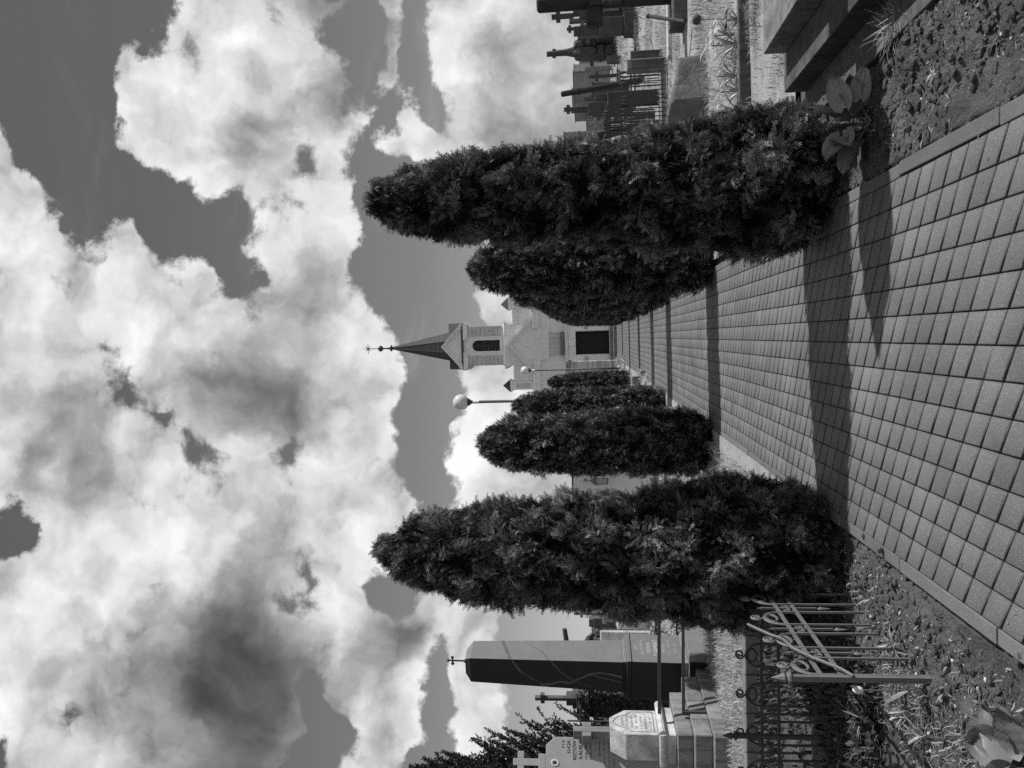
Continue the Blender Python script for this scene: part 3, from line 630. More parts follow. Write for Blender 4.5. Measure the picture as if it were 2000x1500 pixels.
# ---- rails behind and beside the obelisk
def rail(name, pts, r, label, cat='railing', posts=()):
    t = thing(name, label, cat, pts[0]); P0 = Vector(pts[0]); L = [Vector(p)-P0 for p in pts]
    m_ = MB()
    for a, b in zip(L[:-1], L[1:]):
        d = (b-a); w = Vector((0, r, 0)) if abs(d.x) > abs(d.y) else Vector((r, 0, 0)); u = Vector((0, 0, r))
        m_.add([a-w-u, a+w-u, a+w+u, a-w+u, b-w-u, b+w-u, b+w+u, b-w+u], [(0, 1, 2, 3), (7, 6, 5, 4), (0, 4, 5, 1), (1, 5, 6, 2), (2, 6, 7, 3), (3, 7, 4, 0)])
    m_.build('bar', M_log, t)
    for p in posts:
        q = Vector(p)-P0; MB().box(q.x-.025, q.x+.025, q.y-.025, q.y+.025, -P0.z-.1, q.z+.02).build('post', M_iron, t)
    return t
a, b = at(1287, 1200, 10.35), at(1288, 1393, 9.9); rail('pipe_railing', [a, b], .021, 'upper black square rail passing in front of the obelisk pedestal', posts=[a])
a, b = at(1334, 1205, 10.35), at(1335, 1392, 9.9); rail('pipe_railing', [a, b], .019, 'lower black square rail passing in front of the obelisk base', posts=[a, b])
a, b = at(1281, 1200, 13.2), at(1283, 1385, 13.2); rail('pipe_railing', [a, b], .018, 'upper thin black rail running behind the obelisk', posts=[b])
a, b = at(1322, 1200, 13.2), at(1326, 1380, 13.2); rail('pipe_railing', [a, b], .022, 'lower thin black rail running behind the obelisk')

# ---- white tablet tomb on steps
def tablet_tomb():
    p = ground(1434, 1440); t = thing('stepped_tomb', 'lichen-covered white tablet stone on stepped plinths topped by a stone cross', 'tomb', (p.x-.12, p.y+.42, 0), R_(-4))
    s = 1.0
    MB().box(-.60, .17, -.45, 1.25, 0, .24).build('lower_step', M_conc, t, bevel=.012)
    MB().box(-.50, .12, -.34, 1.1, .24, .46).build('middle_step', M_conc, t, bevel=.012)
    MB().box(-.45, .05, -.22, .80, .46, .66).build('upper_step', M_conc, t, bevel=.012)
    MB().box(-.42, -.02, -.12, .52, .66, .80).build('base_block', M_white, t, bevel=.01)
    m_ = MB(); m_.tube([(-.0, -.15, .835), (-.0, .56, .835)], .05, 10); m_.tube([(-.0, -.13, .835), (-.44, -.13, .835)], .05, 10); m_.box(-.43, -.01, -.12, .53, .80, .88); m_.build('round_moulding', M_white, t)
    m_ = MB(); m_.prismx([(-.10, .88), (.46, .88), (.46, 1.30), (.28, 1.50), (.08, 1.50), (-.10, 1.30)], -.40, -.03); o = m_.build('tablet', M_white, t, bevel=.01)
    # engraved frame and text on the bright face
    fr = [(-.05, .93), (-.05, 1.22), (.02, 1.28), (.08, 1.40), (.18, 1.46), (.28, 1.40), (.34, 1.28), (.41, 1.22), (.41, .93), (-.05, .93)]
    MB().tube([(-.028, y, z) for y, z in fr], .005, 5, cap=False).build('engraved_frame', M_conc, o)
    for k, w_ in enumerate((.20, .30, .26, .34, .32, .38, .40)): worn_row(w_, .05, M_concD, o, (-.0285, .18, 1.31-k*.06), (PI/2, 0, PI/2), 50+k, .05)
    c = MB(); c.box(-.26, -.14, .12, .24, 1.50, 1.98); c.box(-.26, -.14, .02, .12, 1.74, 1.86); c.box(-.26, -.14, .24, .34, 1.74, 1.86)
    c.build('cross', M_granR, t, bevel=.006)
tablet_tomb()

# ---- terrazzo headstone with lettering (cut by the picture edge)
def terrazzo_stone():
    p = at(1212, 1450, 9.9); top = at(1066, 1456, 9.9).z; W = .62
    t = thing('headstone', 'speckled terrazzo headstone with an oval portrait and dark lettering under a stone cross', 'headstone', (p.x-.30, 9.9, 0), R_(32))
    z1 = top; m_ = MB(); m_.prism([(-W/2, .3), (W/2, .3), (W/2, z1-.12), (W/2-.10, z1), (-W/2+.10, z1), (-W/2, z1-.12)], -.07, .07); m_.build('slab', M_terr, t, bevel=.006)
    MB().box(-.45, .45, -.2, .2, 0, .3).build('base', M_conc, t, bevel=.01)
    c = MB(); c.box(-.10, .10, -.07, .07, z1, z1+.1); c.build('cross_foot', M_terr, t, bevel=.005)
    cross_mb(.34, .26, .085, .085, .70, z0=z1+.1).build('cross', M_terr, t, bevel=.004)
    m_ = MB(); m_.tube([(.0, -.07, z1-.12), (.0, -.078, z1-.12)], [.055, .05], 20); o = m_.build('portrait', M_globe, t); o.scale = (.8, 1, 1)
    m_ = MB(); m_.tube([(.0, -.079, z1-.115), (.0, -.081, z1-.115)], [.03, .026], 14); m_.build('portrait_figure', M_pole, o)
    rows = [('ś † p', .05, .22), ('ŁUCJA', .06, .30), ('RSZTÓW', .062, .38), ('KALSKA', .068, .46), ('13.IX.1900 r', .05, .53), ('13.XI.1977 r', .05, .59), ('———', .05, .65), ('Jej cieniom', .045, .70)]
    for i_, dz in enumerate((.77, .83, .89)): worn_row(.34, .04, M_ink, t, (.27, -.0722, z1-dz-.02), (PI/2, 0, 0), 70+i_, .05, 'RIGHT')
    for s_, sz, dz in rows: text(s_, sz, M_ink, t, (.27, -.072, z1-dz-.02), (PI/2, 0, 0), align='RIGHT', sx=.9)
terrazzo_stone()

# ---- arched metal sheet, cross on a stepped pedestal with ivy, slim metal crosses, dark memorial
p = at(1235, 1440, 12.5)
t = thing('curved_roof_sheet', 'curved dark metal sheet leaning up behind the white tablet tomb', 'metal sheet', (p.x, 12.5, p.z-.2))
m_ = MB(); vs = []
for i in range(13): a = PI*.5*i/12; vs += [(-.28+.05*i/12, 0, .2+.0+.62*math.sin(a)), (.28*math.cos(a)+.02, .0-.0, .2+.62*math.sin(a))]
m_.add(vs, [(2*i, 2*i+1, 2*i+3, 2*i+2) for i in range(12)]); m_.box(-.28, .3, -.01, .02, -1.2, .2); m_.build('sheet', M_sheet, t)

def P(x, y, Y): return at(x, y, Y)
def pedestal_cross():
    Y = 15.0; s = Y/FPX; b = P(1235, 1366, Y); t = thing('pedestal_cross', 'dark stone cross on a stepped capital above an ivy-grown pedestal', 'monument', (b.x, Y, 0), R_(-20))
    z = lambda x: P(x, 1362, Y).z
    MB().cbox(.62, .5, 0, z(1150), tx=.03, ty=.03).build('pedestal', M_concD, t, bevel=.02)
    m_ = MB(); m_.cbox(.78, .66, z(1150), z(1143)); m_.cbox(.66, .54, z(1143), z(1135)); m_.cbox(.44, .40, z(1135), z(1126)); m_.cbox(.28, .28, z(1126), z(1118)); m_.cbox(.20, .20, z(1118), z(1106)); m_.build('capital', M_concD, t, bevel=.008)
    cross_mb(z(1045)-z(1106), .23, .08, .08, .76, z0=z(1106)).build('cross', M_concD, t, bevel=.006)
    return t, z, Y
pt, pz, pY = pedestal_cross()
mb = MB()
for _ in range(1500):
    x = random.gauss(0, .26); y = -.32+random.uniform(-.12, .1); z_ = random.uniform(.25, pz(1128)); az = random.uniform(0, 6.28)
    leaf_geo(mb, (x+.1, y, z_), (math.cos(az), -.6, math.sin(az)*.8), random.uniform(.05, .09), random.uniform(.04, .07), .5, random.uniform(.3, 1.9), seg=2)
o = mb.build('ivy', M_leafD, None); o.location = (pt.location.x+.1, pY-.0, 0); props(o, 'ivy mass with dark glossy leaves climbing the pedestal under the dark cross', 'ivy')
def slim_cross(x0, x1, y, Y, w, label, r=.02, armx=None, m=None):
    b = P(x1, y, Y); tp = P(x0, y, Y); za = P(armx, y, Y).z-b.z+0 if armx else (tp.z-b.z)*.75
    t = thing('iron_cross', label, 'cross', (b.x, Y, b.z-.6), 0, 'slim metal crosses among the old graves')
    MB().tube([(0, 0, 0), (0, 0, tp.z-b.z+.6)], r, 6).build('post', m or M_iron, t); MB().tube([(-w, 0, za+.6), (w, 0, za+.6)], r, 6).build('arm', m or M_iron, t); return t
slim_cross(1108, 1180, 1409, 14.0, .30, 'slim iron cross just beside the stone cross of the white tablet tomb', .018, 1134)
slim_cross(1165, 1200, 1396, 17.0, .14, 'short thin iron cross between the pedestal cross and the white tablet tomb', .015, 1177)
slim_cross(1158, 1215, 1224, 26.0, .14, 'small thin cross in front of the plain dark memorial block', .03, 1181)
slim_cross(1160, 1200, 1249, 20.0, .06, 'little pale metal cross standing before the small conifer', .03, 1163, M_granR)
# wooden arm cross that shows behind the obelisk
c0 = P(1300, 1262, 15.5); t = thing('wooden_cross', 'old wooden cross hidden behind the obelisk with only one arm sticking out', 'cross', (c0.x, 15.5, 0))
za = P(1107, 1250, 15.5).z; MB().tube([(0, 0, 0), (0, 0, za+.32)], .055, 8).build('post', M_bark, t); o = MB().tube([(-.32, 0, za-.01), (.02, 0, za), (P(1107, 1228, 15.5).x-c0.x, 0, za+.04)], [.05, .055, .045], 8).build('arm', M_bark, t)
# dark memorial with stone cross beside it, plastered family vault, white headstone
Y = 24.0; a = P(1215, 1222, Y); b = P(1150, 1205, Y); t = thing('memorial_block', 'dark flat memorial block with stepped top and a pale plaque', 'memorial', ((a.x+b.x)/2, Y, 0)); hw = abs(P(1180, 1205, Y).x-P(1180, 1225, Y).x)/2
zt = b.z; MB().cbox(hw*2, .4, P(1200, 1210, Y).z-1.2, zt-.15).build('block', M_concD, t, bevel=.01); MB().cbox(hw*1.5, .34, zt-.15, zt).build('top', M_concD, t, bevel=.01); MB().box(.0, .12, -.23, -.2, zt-.55, zt-.42).build('plaque', M_terr, t)
Y = 23.0; b = P(1165, 1198, Y); t = thing('stone_cross', 'grey stone cross against the sky between the thuja and the dark memorial block', 'cross', (b.x, Y, 0)); zt = P(1121, 1197, Y).z
cross_mb(zt-b.z+.2, .24, .085, .085, .74, z0=b.z-.2).build('cross', M_granR, t, bevel=.006); MB().cbox(.5, .4, 0, b.z-.2, tx=.05).build('base', M_granR, t, bevel=.02)
Y = 22.0; a = P(1190, 1185, Y); b = P(1250, 1240, Y); t = thing('burial_vault', 'pale plastered burial vault with a low gable and shaded end wall', 'vault', ((a.x+b.x)/2+.2, Y+.4, 0), R_(-24)); hz = a.z
m_ = MB(); m_.box(-.8, .5, 0, 1.6, -.3, hz-.25); m_.prismx([(0, hz-.25), (1.6, hz-.25), (.8, hz)], -.8, .5); m_.build('wall', M_plast, t); MB().box(.5, .52, .5, 1.1, -.1, .75).build('door', M_white, t)
Y = 19.0; a = P(1172, 1245, Y); t = thing('headstone', 'small mottled white headstone right behind the shaft of the obelisk', 'headstone', (a.x, Y, 0), R_(10))
o = MB().cbox(.34, .12, 0, a.z).build('slab', M_white, t, bevel=.03); MB().cbox(.5, .3, 0, .3).build('base', M_conc, t, bevel=.02)
# flowering bush left of the obelisk
c = ground(1335, 1205); mb = MB(); mp = MB(); t = thing('flowering_bush', 'loose bush with small pale flowers between the thuja and the obelisk', 'bush', (c.x, 13.0, 0))
for _ in range(1300):
    d = Vector((random.gauss(0, .3), random.gauss(0, .25), abs(random.gauss(.35, .3)))); az = random.uniform(0, 6.28)
    leaf_geo(mp if random.random() < .3 else mb, d, (math.cos(az), math.sin(az), random.uniform(-.2, 1)), random.uniform(.03, .07), random.uniform(.015, .035), .5, random.uniform(.5, 1.8), seg=2)
mb.build('foliage', M_leafD, t); mp.build('blossom', M_petal, t); 
mb = MB()
for _ in range(14): a = random.uniform(0, 6.28); mb.tube([(0, 0, 0), (math.cos(a)*.2, math.sin(a)*.2, .4), (math.cos(a)*.35, math.sin(a)*.35, .7)], [.012, .008, .004], 5)
mb.build('stems', M_bark, t)
# ------------------------------------------------------------------ plot kerbs on the lamp side
def kerb_bar(label, x0, x1, y0, y1, z0, z1, m=None, name='grave_kerb', seed=1, rz=0, amp=.006):
    cx, cy = (x0+x1)/2, (y0+y1)/2; o = MB().box(x0-cx, x1-cx, y0-cy, y1-cy, z0, z1).build(name, m or M_conc, bevel=.008)
    if amp: rough_up(o, amp, 3.5, 3, seed)
    o.location = (cx, cy, 0); o.rotation_euler = (0, 0, rz); return props(o, label, 'grave kerb')
a = ground(1481, 1300); kerb_bar('long weathered kerb behind the dark scrolled fence with its top in the sun', -9, -1.95, 7.9, 8.07, -.05, .13, M_granR, seed=2)
kerb_bar('low concrete kerb running back from the long kerb beside the stepped tomb', -4.35, -4.2, 8.1, 9.1, -.02, .06, seed=4)

# ------------------------------------------------------------------ wrought iron fence
def spiral(cx, cz, r0, r1, a0, turns, n=22):
    return [(cx+math.cos(a0+turns*2*PI*i/n)*(r0+(r1-r0)*(i/n)**.8), 0, cz+math.sin(a0+turns*2*PI*i/n)*(r0+(r1-r0)*(i/n)**.8)) for i in range(n+1)]
def fence_parts(t, length, period, m, zr0, zr1, top, off=.12, bars_down=True, lean=0.0):
    """panel along local +x"""
    def put(mb, name, x): 
        me = mb if isinstance(mb, bpy.types.Mesh) else None
        o = bpy.data.objects.new(name, me); o.location = (x, 0, 0); link(o, t); return o
    for z in (zr0, zr1): MB().box(0, length, -.005, .005, z-.011, z+.011).build('rail', m, t)
    w = period*.30; k = (top-zr1)
    def mesh_of(mb, name): o = mb.build(name, m); me = o.data; bpy.data.objects.remove(o); return me
    s = MB(); c0 = zr1+k*.33; rad = w*.92
    left = [(-w, 0, -.02 if bars_down else zr0-.05), (-w, 0, zr1)]+[(-math.cos(a)*w, 0, zr1+math.sin(a)*k*.66) for a in [PI*.5*i/6 for i in range(1, 6)]]
    s.tube([(-w, 0, zr1-.02)]+[(-w*math.cos(a), 0, zr1+k*.60*math.sin(a)) for a in [PI*.62*i/9 for i in range(10)]]+[(w*.55*math.cos(a_)+.0, 0, zr1+k*.36+k*.17*math.sin(a_)) for a_ in [PI*.35-2*PI*.95*i/14 for i in range(15)]], .0085, 6)
    s.tube([(w, 0, zr1-.02)]+[(w*math.cos(a), 0, zr1+k*.58*math.sin(a)) for a in [PI*.5*i/8 for i in range(9)]]+[(-w*.05, 0, zr1+k*.66)]+spiral(w*.10, zr1+k*.83, k*.19, k*.06, PI*1.15, -1.35, 18), .0075, 6)
    sm = mesh_of(s, 'scroll'); bm_ = mesh_of(MB().box(-.0065, .0065, -.0065, .0065, -.05 if bars_down else zr0, zr1), 'bar')
    sp = MB(); sp.box(-.006, .006, -.006, .006, zr0-.14, zr1+.09); sp.add([(-.006, 0, zr0-.14), (-.02, 0, zr0-.16), (0, 0, zr0-.23), (.02, 0, zr0-.16), (.006, 0, zr0-.14), (0, -.012, zr0-.16), (0, .012, zr0-.16)], [(0, 1, 5), (1, 2, 5), (2, 3, 5), (3, 4, 5), (0, 6, 1), (1, 6, 2), (2, 6, 3), (3, 6, 4)])
    sp.add([(-.007, -.007, zr1+.09), (.007, -.007, zr1+.09), (.007, .007, zr1+.09), (-.007, .007, zr1+.09), (0, 0, zr1+.13)], [(0, 1, 4), (1, 2, 4), (2, 3, 4), (3, 0, 4)])
    spm = mesh_of(sp, 'spear'); cu = MB(); cu.tube(spiral(.028, (zr0+zr1)/2, .028, .008, PI, 1.3, 14), .004, 5); cum = mesh_of(cu, 'curl')
    x = off
    while x < length-.03:
        put(sm, 'scroll', x); put(bm_, 'bar', x-w)
        if x+w < length: put(bm_, 'bar', x+w)
        if x+period*.5 < length:
            put(spm, 'spear', x+period*.5); put(cum, 'curl', x+period*.5); o = put(cum, 'curl', x+period*.5); o.scale = (-1, 1, 1)
        x += period
def fence_post(t, x, h, m, tip=True):
    m_ = MB(); m_.box(x-.014, x+.014, -.014, .014, -.05, h-.09); q = h-.09
    m_.lathe([(.018, q), (.034, q+.008), (.034, q+.018), (.016, q+.026), (.026, q+.04), (.002, q+.105)], 8, (x, 0)); m_.build('post', m, t)
pF = ground(1805, 1328); t = thing('iron_fence', 'leaning scroll-topped iron fence panel with a bent rod and pointed end post beside the path', 'fence', (pF.x, pF.y, -.01), PI/2-R_(1), 'scrolled iron grave fences')
fence_parts(t, 2.1, .335, M_ironL, .40, .505, .70, off=.14)
fence_post(t, 0, .75, M_ironL)
m_ = MB(); m_.tube([(-.01, -.02, .36), (.05, -.03, .40), (.16, -.035, .50), (.3, -.03, .58), (.42, -.03, .60), (.52, -.02, .66), (.66, -.02, .75)], .009, 6); m_.build('bent_rod', M_ironL, t)
YF = 5.62; a = at(1490, 1500, YF); t = thing('iron_fence', 'dark shaded scroll-topped iron fence running across in front of the long weathered kerb', 'fence', (-4.75, YF, .0), 0, 'scrolled iron grave fences')
zt = at(1488, 1380, YF).z; zb = at(1521, 1380, YF).z
fence_parts(t, 2.95, .292, M_iron, zb, zt, zt+.185, off=.06)
fence_post(t, -4.75*-1+P(1440, 1437, YF).x, zt+.27, M_iron); fence_post(t, 0, zt+.27, M_iron)

# ------------------------------------------------------------------ plants on the lamp side
f = at(1679, 1348, 4.15); t = thing('white_tulip', 'single white tulip standing between the iron fence and the strap leaves', 'flower', (f.x, 4.15, 0))
MB().tube([(.01, 0, -.02), (0, .0, .12), (0, 0, f.z-.01)], .004, 6).build('stem', M_leaf, t)
mb = MB()
for k in range(6): a = k*PI/3; leaf_geo(mb, (math.cos(a)*.006, math.sin(a)*.006, f.z-.012), (math.cos(a)*.7, math.sin(a)*.7, 1), .052, .036, -1.1, random.uniform(1.15, 1.4), round_=True)
mb.build('petals', M_petal, t, smooth=True); MB().lathe([(.004, f.z-.02), (.016, f.z-.012), (.021, f.z+.006), (.016, f.z+.026), (.006, f.z+.036)], 12, a=1.6).build('bloom', M_petal, t, smooth=True)
mb = MB(); leaf_geo(mb, (0, 0, 0), (-.4, .2, 1), .17, .028, .6, 1.2); leaf_geo(mb, (0, 0, 0), (.5, .1, 1), .15, .025, .7, 1.0); mb.build('leaf', M_leaf, t)
for i, (x, y, n, L, W, lb) in enumerate(((1700, 1225, 12, .20, .016, 'thin spiky leaf tuft in the soil under the fence scrolls'), (1745, 1262, 16, .22, .02, 'pale strap-leaved clump at the foot of the fence bars'), (1768, 1395, 26, .2, .02, 'strap-leaved bulb clump right below the white tulip'),
        (1690, 1400, 22, .2, .018, 'narrow-leaved clump in the shade above the tulip bed'), (1800, 1440, 22, .19, .022, 'flattened strap-leaved clump near the big crumpled leaf'), (1655, 1450, 14, .24, .04, 'broad pointed leaves in the dark corner of the fenced plot'),
        (1660, 1300, 14, .2, .018, 'dim leaf clump behind the fence bars'), (1752, 1330, 18, .12, .012, 'short leaf clump around the fence end post'), (1715, 1462, 18, .18, .02, 'strap-leaved clump at the picture edge of the tulip bed'), (1830, 1350, 10, .1, .012, 'tiny grass clump in the soil in front of the fence end post'),
        (1690, 1170, 12, .1, .01, 'small weed at the foot of the near thuja beside the kerb'), (1880, 1340, 8, .06, .01, 'wilted seedling in the soil next to the path kerb'))):
    g_ = ground(x, y); mb = MB(); strap_tuft(mb, (0, 0), int(n*1.3), L*.85, W*.7, 1.0, (.7, 2.5)); o = mb.build('bulb_leaves' if n > 12 else 'weed', M_leaf); o.location = (g_.x, g_.y, zs(g_.x, g_.y)+.0); props(o, lb, 'plant')
g_ = ground(1985, 1475); t = thing('broad_leaf_plant', 'large crumpled pale leaves in the corner of the picture next to the tulip bed', 'plant', (g_.x, g_.y, -.01))
for (dx, dy, az, el, L, W, f_) in ((.02, .0, 1.9, .55, .19, .16, .2), (.03, -.02, 1.1, .35, .2, .17, -.3), (-.05, -.05, 2.7, .6, .17, .14, .3), (.06, -.08, .2, .5, .16, .13, 0), (-.02, -.12, 3.9, .7, .15, .12, .3)):
    big_leaf('leaf', t, (dx, dy, .02), (math.cos(az)*math.cos(el), math.sin(az)*math.cos(el), math.sin(el)), (f_, -.6, 1), L*1.1, W*1.1, .95, M_leaf, int(az*10), .9, .6, 5)

# ------------------------------------------------------------------ dark conifer at the picture edge
def conifer(x, y, h, label, seed):
    rnd = random.Random(seed); t = thing('spiky_conifer', label, 'conifer', (x, y, 0)); MB().tube([(0, 0, -.1), (.02, 0, h*.5), (0, 0, h*.97)], [.14, .08, .012], 8).build('trunk', M_bark, t)
    lm = MB(); V = []; F = []; A = []
    def needles(p, d, L, dens=70):
        n = int(L*dens); d = d.normalized()
        for i in range(n):
            s_ = rnd.random(); q = p+d*(L*s_); r = Vector((rnd.gauss(0, 1), rnd.gauss(0, 1), rnd.gauss(0, 1)+.3)); r = (r-d*r.dot(d)).normalized(); e = (d*.8+r).normalized()*rnd.uniform(.035, .07); w = e.cross(Vector((rnd.random()-.5, rnd.random()-.5, rnd.random()-.5))).normalized()*.014
            b = len(V); V.extend([q-w*.5, q+e*.5-w, q+e, q+e*.5+w]); F.append((b, b+1, b+2, b+3)); A.append(rnd.uniform(.5, 1.7))
    for k in range(240):
        z_ = h*(.04+.92*(k/240)**1.0); az = k*2.4+rnd.uniform(-.3, .3); L = (h-z_)*.33+.35; L *= rnd.uniform(.7, 1.15)
        p = Vector((0, 0, z_)); d = Vector((math.cos(az), math.sin(az), .6)); pts = [p.copy()]; n = 7
        for i in range(n):
            d = (d+Vector((0, 0, .16))+Vector((rnd.gauss(0, .07), rnd.gauss(0, .07), 0))).normalized(); st = L/n; pts.append(pts[-1]+d*st)
            if i > 0:
                for sgn in (-1, 1):
                    sd = (d*.75+d.cross(Vector((0, 0, 1))).normalized()*sgn*rnd.uniform(.4, .9)+Vector((0, 0, rnd.uniform(-.1, .35)))).normalized(); l2 = L*.34*(1-i/n*.6)*rnd.uniform(.6, 1.2); needles(pts[-1], sd, l2, 120); lm.tube([pts[-1], pts[-1]+sd*l2], [.006, .003], 3)
            needles(pts[-2], d, st, 170)
        lm.tube(pts, [.02*(1-i/(n+1))+.003 for i in range(n+1)], 4)
    lm.build('limbs', M_bark, t); npmesh('crown', np.array([v[:] for v in V]), np.array(F), np.array(A), M_con, t)
conifer(-8.5, 14.2, 5.35, 'dark feathery conifer with upswept branches behind the terrazzo headstone', 5)

# ------------------------------------------------------------------ plastered tomb house with lantern between the thujas
def tomb_house():
    b = ground(1283, 940); Y = 19.0; zt = P(1117, 945, Y).z; xr = P(1200, 905, Y).x; xl = P(1200, 985, Y).x
    t = thing('tomb_house', 'smooth pale plastered tomb house seen through the gap between two thujas', 'tomb house', ((xl+xr)/2, Y, 0)); w = (xr-xl)/2
    MB().box(-w, w, 0, 1.8, -.6, zt-.18).build('wall', M_plast, t); m_ = MB(); m_.box(-w-.03, w+.03, -.03, 1.83, zt-.18, zt-.10); m_.box(-w-.08, w+.08, -.08, 1.88, zt-.10, zt-.03); m_.build('cornice', M_trim, t, bevel=.01); MB().box(-w-.10, w+.10, -.1, 1.9, zt-.03, zt).build('roof', M_zinc, t)
    MB().box(-w-.02, w+.02, -.02, 1.82, -.6, .16).build('socle', M_granR, t, bevel=.01)
    q = P(1168, 940, Y-.35); l = thing('wall_lantern', 'black four-sided lantern on a scrolled bracket before the pale tomb house wall', 'lantern', (q.x, Y-.25, q.z-.22))
    MB().box(-.07, .07, -.07, .07, 0, .26, tx=-.02, ty=-.02).build('glass', mat('lantern_glass', .35, .2, 3, 20, .15, 0), l)
    m_ = MB()
    for sx in (-1, 1):
        for sy in (-1, 1): m_.tube([(sx*.07, sy*.07, 0), (sx*.09, sy*.09, .26)], .008, 4)
    m_.box(-.08, .08, -.08, .08, -.02, .005); m_.box(-.10, .10, -.10, .10, .26, .275); m_.build('frame', M_pole, l); MB().box(-.11, .11, -.11, .11, .275, .40, tx=.08, ty=.08).build('cap', M_pole, l)
    m_ = MB(); m_.tube([(0, .25, .5), (0, .1, .56), (0, 0, .52), (0, 0, .4)], .01, 5); m_.tube([(x_, 0, z_+.47) for x_, _, z_ in spiral(0, .05, .06, .02, 0, 1.2, 14)], .006, 4); m_.build('bracket', M_pole, l)
tomb_house()
# bright marker and rubble in the gap before the far thuja
g_ = ground(1258, 742); t = thing('headstone', 'tiny bright stone block standing beyond the third thuja at the path edge', 'headstone', (g_.x, g_.y, 0)); MB().cbox(.3, .3, 0, .38, tx=.03).build('slab', M_conc, t, bevel=.02); MB().cbox(.6, .5, -.05, .12).build('base', M_conc, t, bevel=.02)
mb = MB()
for k in range(22):
    p_ = ground(random.uniform(1246, 1268), random.uniform(726, 752)); strap_tuft(mb, (p_.x, p_.y), 14, .25, .03, 1, (.7, 1.8), 0)
for k in range(36):
    p_ = ground(random.uniform(1207, 1222), random.uniform(700, 716)); strap_tuft(mb, (p_.x, p_.y), 14, .35, .05, 1, (.5, 1.5), 0)
o = mb.build('undergrowth', M_grass); o['kind'] = 'stuff'
# rough brick gate pier with ivy beside the chapel
p_ = P(1200, 712, 44.0); t = thing('brick_pier', 'rough old brick pier with a capstone between the chapel and the lower globe lamp', 'pier', (p_.x-.05, 44.0, 0)); zt = P(1105, 712, 44).z
m_ = MB()
for k in range(int((zt-.3)/.14)): m_.box(-.32+random.uniform(0, .03), .32-random.uniform(0, .03), -.3+random.uniform(0, .02), .3, k*.14, k*.14+.12, random.uniform(.7, 1.3))
m_.build('shaft', mat('old_brick', .42, .4, 4, 30, .95, .8, 20, attr=True), t, bevel=.01); MB().cbox(.8, .75, zt-.3, zt-.12).build('capstone', M_conc, t, bevel=.02); MB().cbox(.6, .55, zt-.12, zt).build('top', M_conc, t, bevel=.02)

# ------------------------------------------------------------------ the other side: big double-slab tomb, kerbs
def big_tomb():
    t = thing('slab_tomb', 'large dark concrete tomb of two stacked slabs with a sunlit upper edge', 'tomb', (1.62, 1.0, 0))
    zl = .27; c = at(1532, 182, 6.0)
    xl = c.x; yf = 6.0; zl = c.z
    u = None
    zc = zl; d = _ray(1535, 104); uu = Vector((0, 0, HC))+d*((zc-HC)/d.z); zu = at(1491, 103, uu.y).z
    t.location = (xl, yf, 0)
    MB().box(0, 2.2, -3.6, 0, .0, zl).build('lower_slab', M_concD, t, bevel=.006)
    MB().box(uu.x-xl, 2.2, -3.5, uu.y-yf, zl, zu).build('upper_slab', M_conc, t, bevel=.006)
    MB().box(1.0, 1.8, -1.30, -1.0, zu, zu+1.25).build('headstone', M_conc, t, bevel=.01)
    m_ = MB(); m_.box(1.25, 1.49, -1.27, -1.07, zu+1.25, zu+1.55); m_.build('socket', M_conc, t, bevel=.01); MB().lathe([(.10, 1.7), (.24, 1.82), (.20, 1.95), (.26, 2.1), (.27, 2.25), (.20, 2.38), (.21, 2.5), (.12, 2.62), (.09, 2.72), (.03, 2.86)], 16, (1.37, -1.17)).build('unseen_urn', M_conc, t, smooth=True)  # out of view; urn outline shaped to cast the narrow shadow on the path
    g1 = ground(1630, 200); o = MB().box(-.24, .3, -3.6, .12, -.03, .012).build('apron', M_concD, t, bevel=.006); return xl
XL = big_tomb()
Yk = 7.8; kz = at(1443, 100, Yk).z
kerb_bar('upright concrete kerb panel with a thin bright top edge behind the slab tomb', 1.35, 3.9, Yk, Yk+.07, -.02, kz, M_concD, seed=6, amp=.004)
k2 = ground(1335, 40); Yq = 14.4; kerb_bar('pale mossy kerb in the grass in front of the rock monument', P(1310, 108, Yq).x, P(1310, -60, Yq).x, Yq, Yq+.25, -.02, at(1304, 50, Yq).z, M_white, seed=7)
# field stone slab
def slab_stone():
    Y = 10.3; c = [ground(1372, 232), ground(1392, 180), ground(1385, 95), ground(1330, 80), ground(1318, 150)]
    pts = [at(1300, 150, 12.0), at(1330, 235, 10.8), at(1374, 150+70, 10.2), at(1378, 90, 9.9), at(1345, 78, 11.2), at(1310, 100, 12.2)]
    cx = sum(p.x for p in pts)/6; cy = sum(p.y for p in pts)/6
    t = [(-.98, .55), (-.95, -.55), (.05, -.85), (1.0, -.35), (1.05, .5), (.1, .9)]
    m_ = MB(); n = len(t); vs = [(x*.62, y*.75, -.05) for x, y in t]+[(x*.60, y*.70, .46-.12*x-.05*y) for x, y in t]
    m_.add(vs, [tuple(range(n-1, -1, -1)), tuple(range(n, 2*n))]+[(i, (i+1) % n, (i+1) % n+n, i+n) for i in range(n)])
    o = m_.build('field_stone', M_boul, bevel=.05, seg=3); rough_up(o, .05, 2.5, 2, 2); rough_up(o, .015, 9); o.location = (3.15, 11.0, 0); o.rotation_euler = (0, 0, R_(-12)); props(o, 'big rough boulder with a sunlit rim lying before the spear-topped fence', 'boulder')
slab_stone()

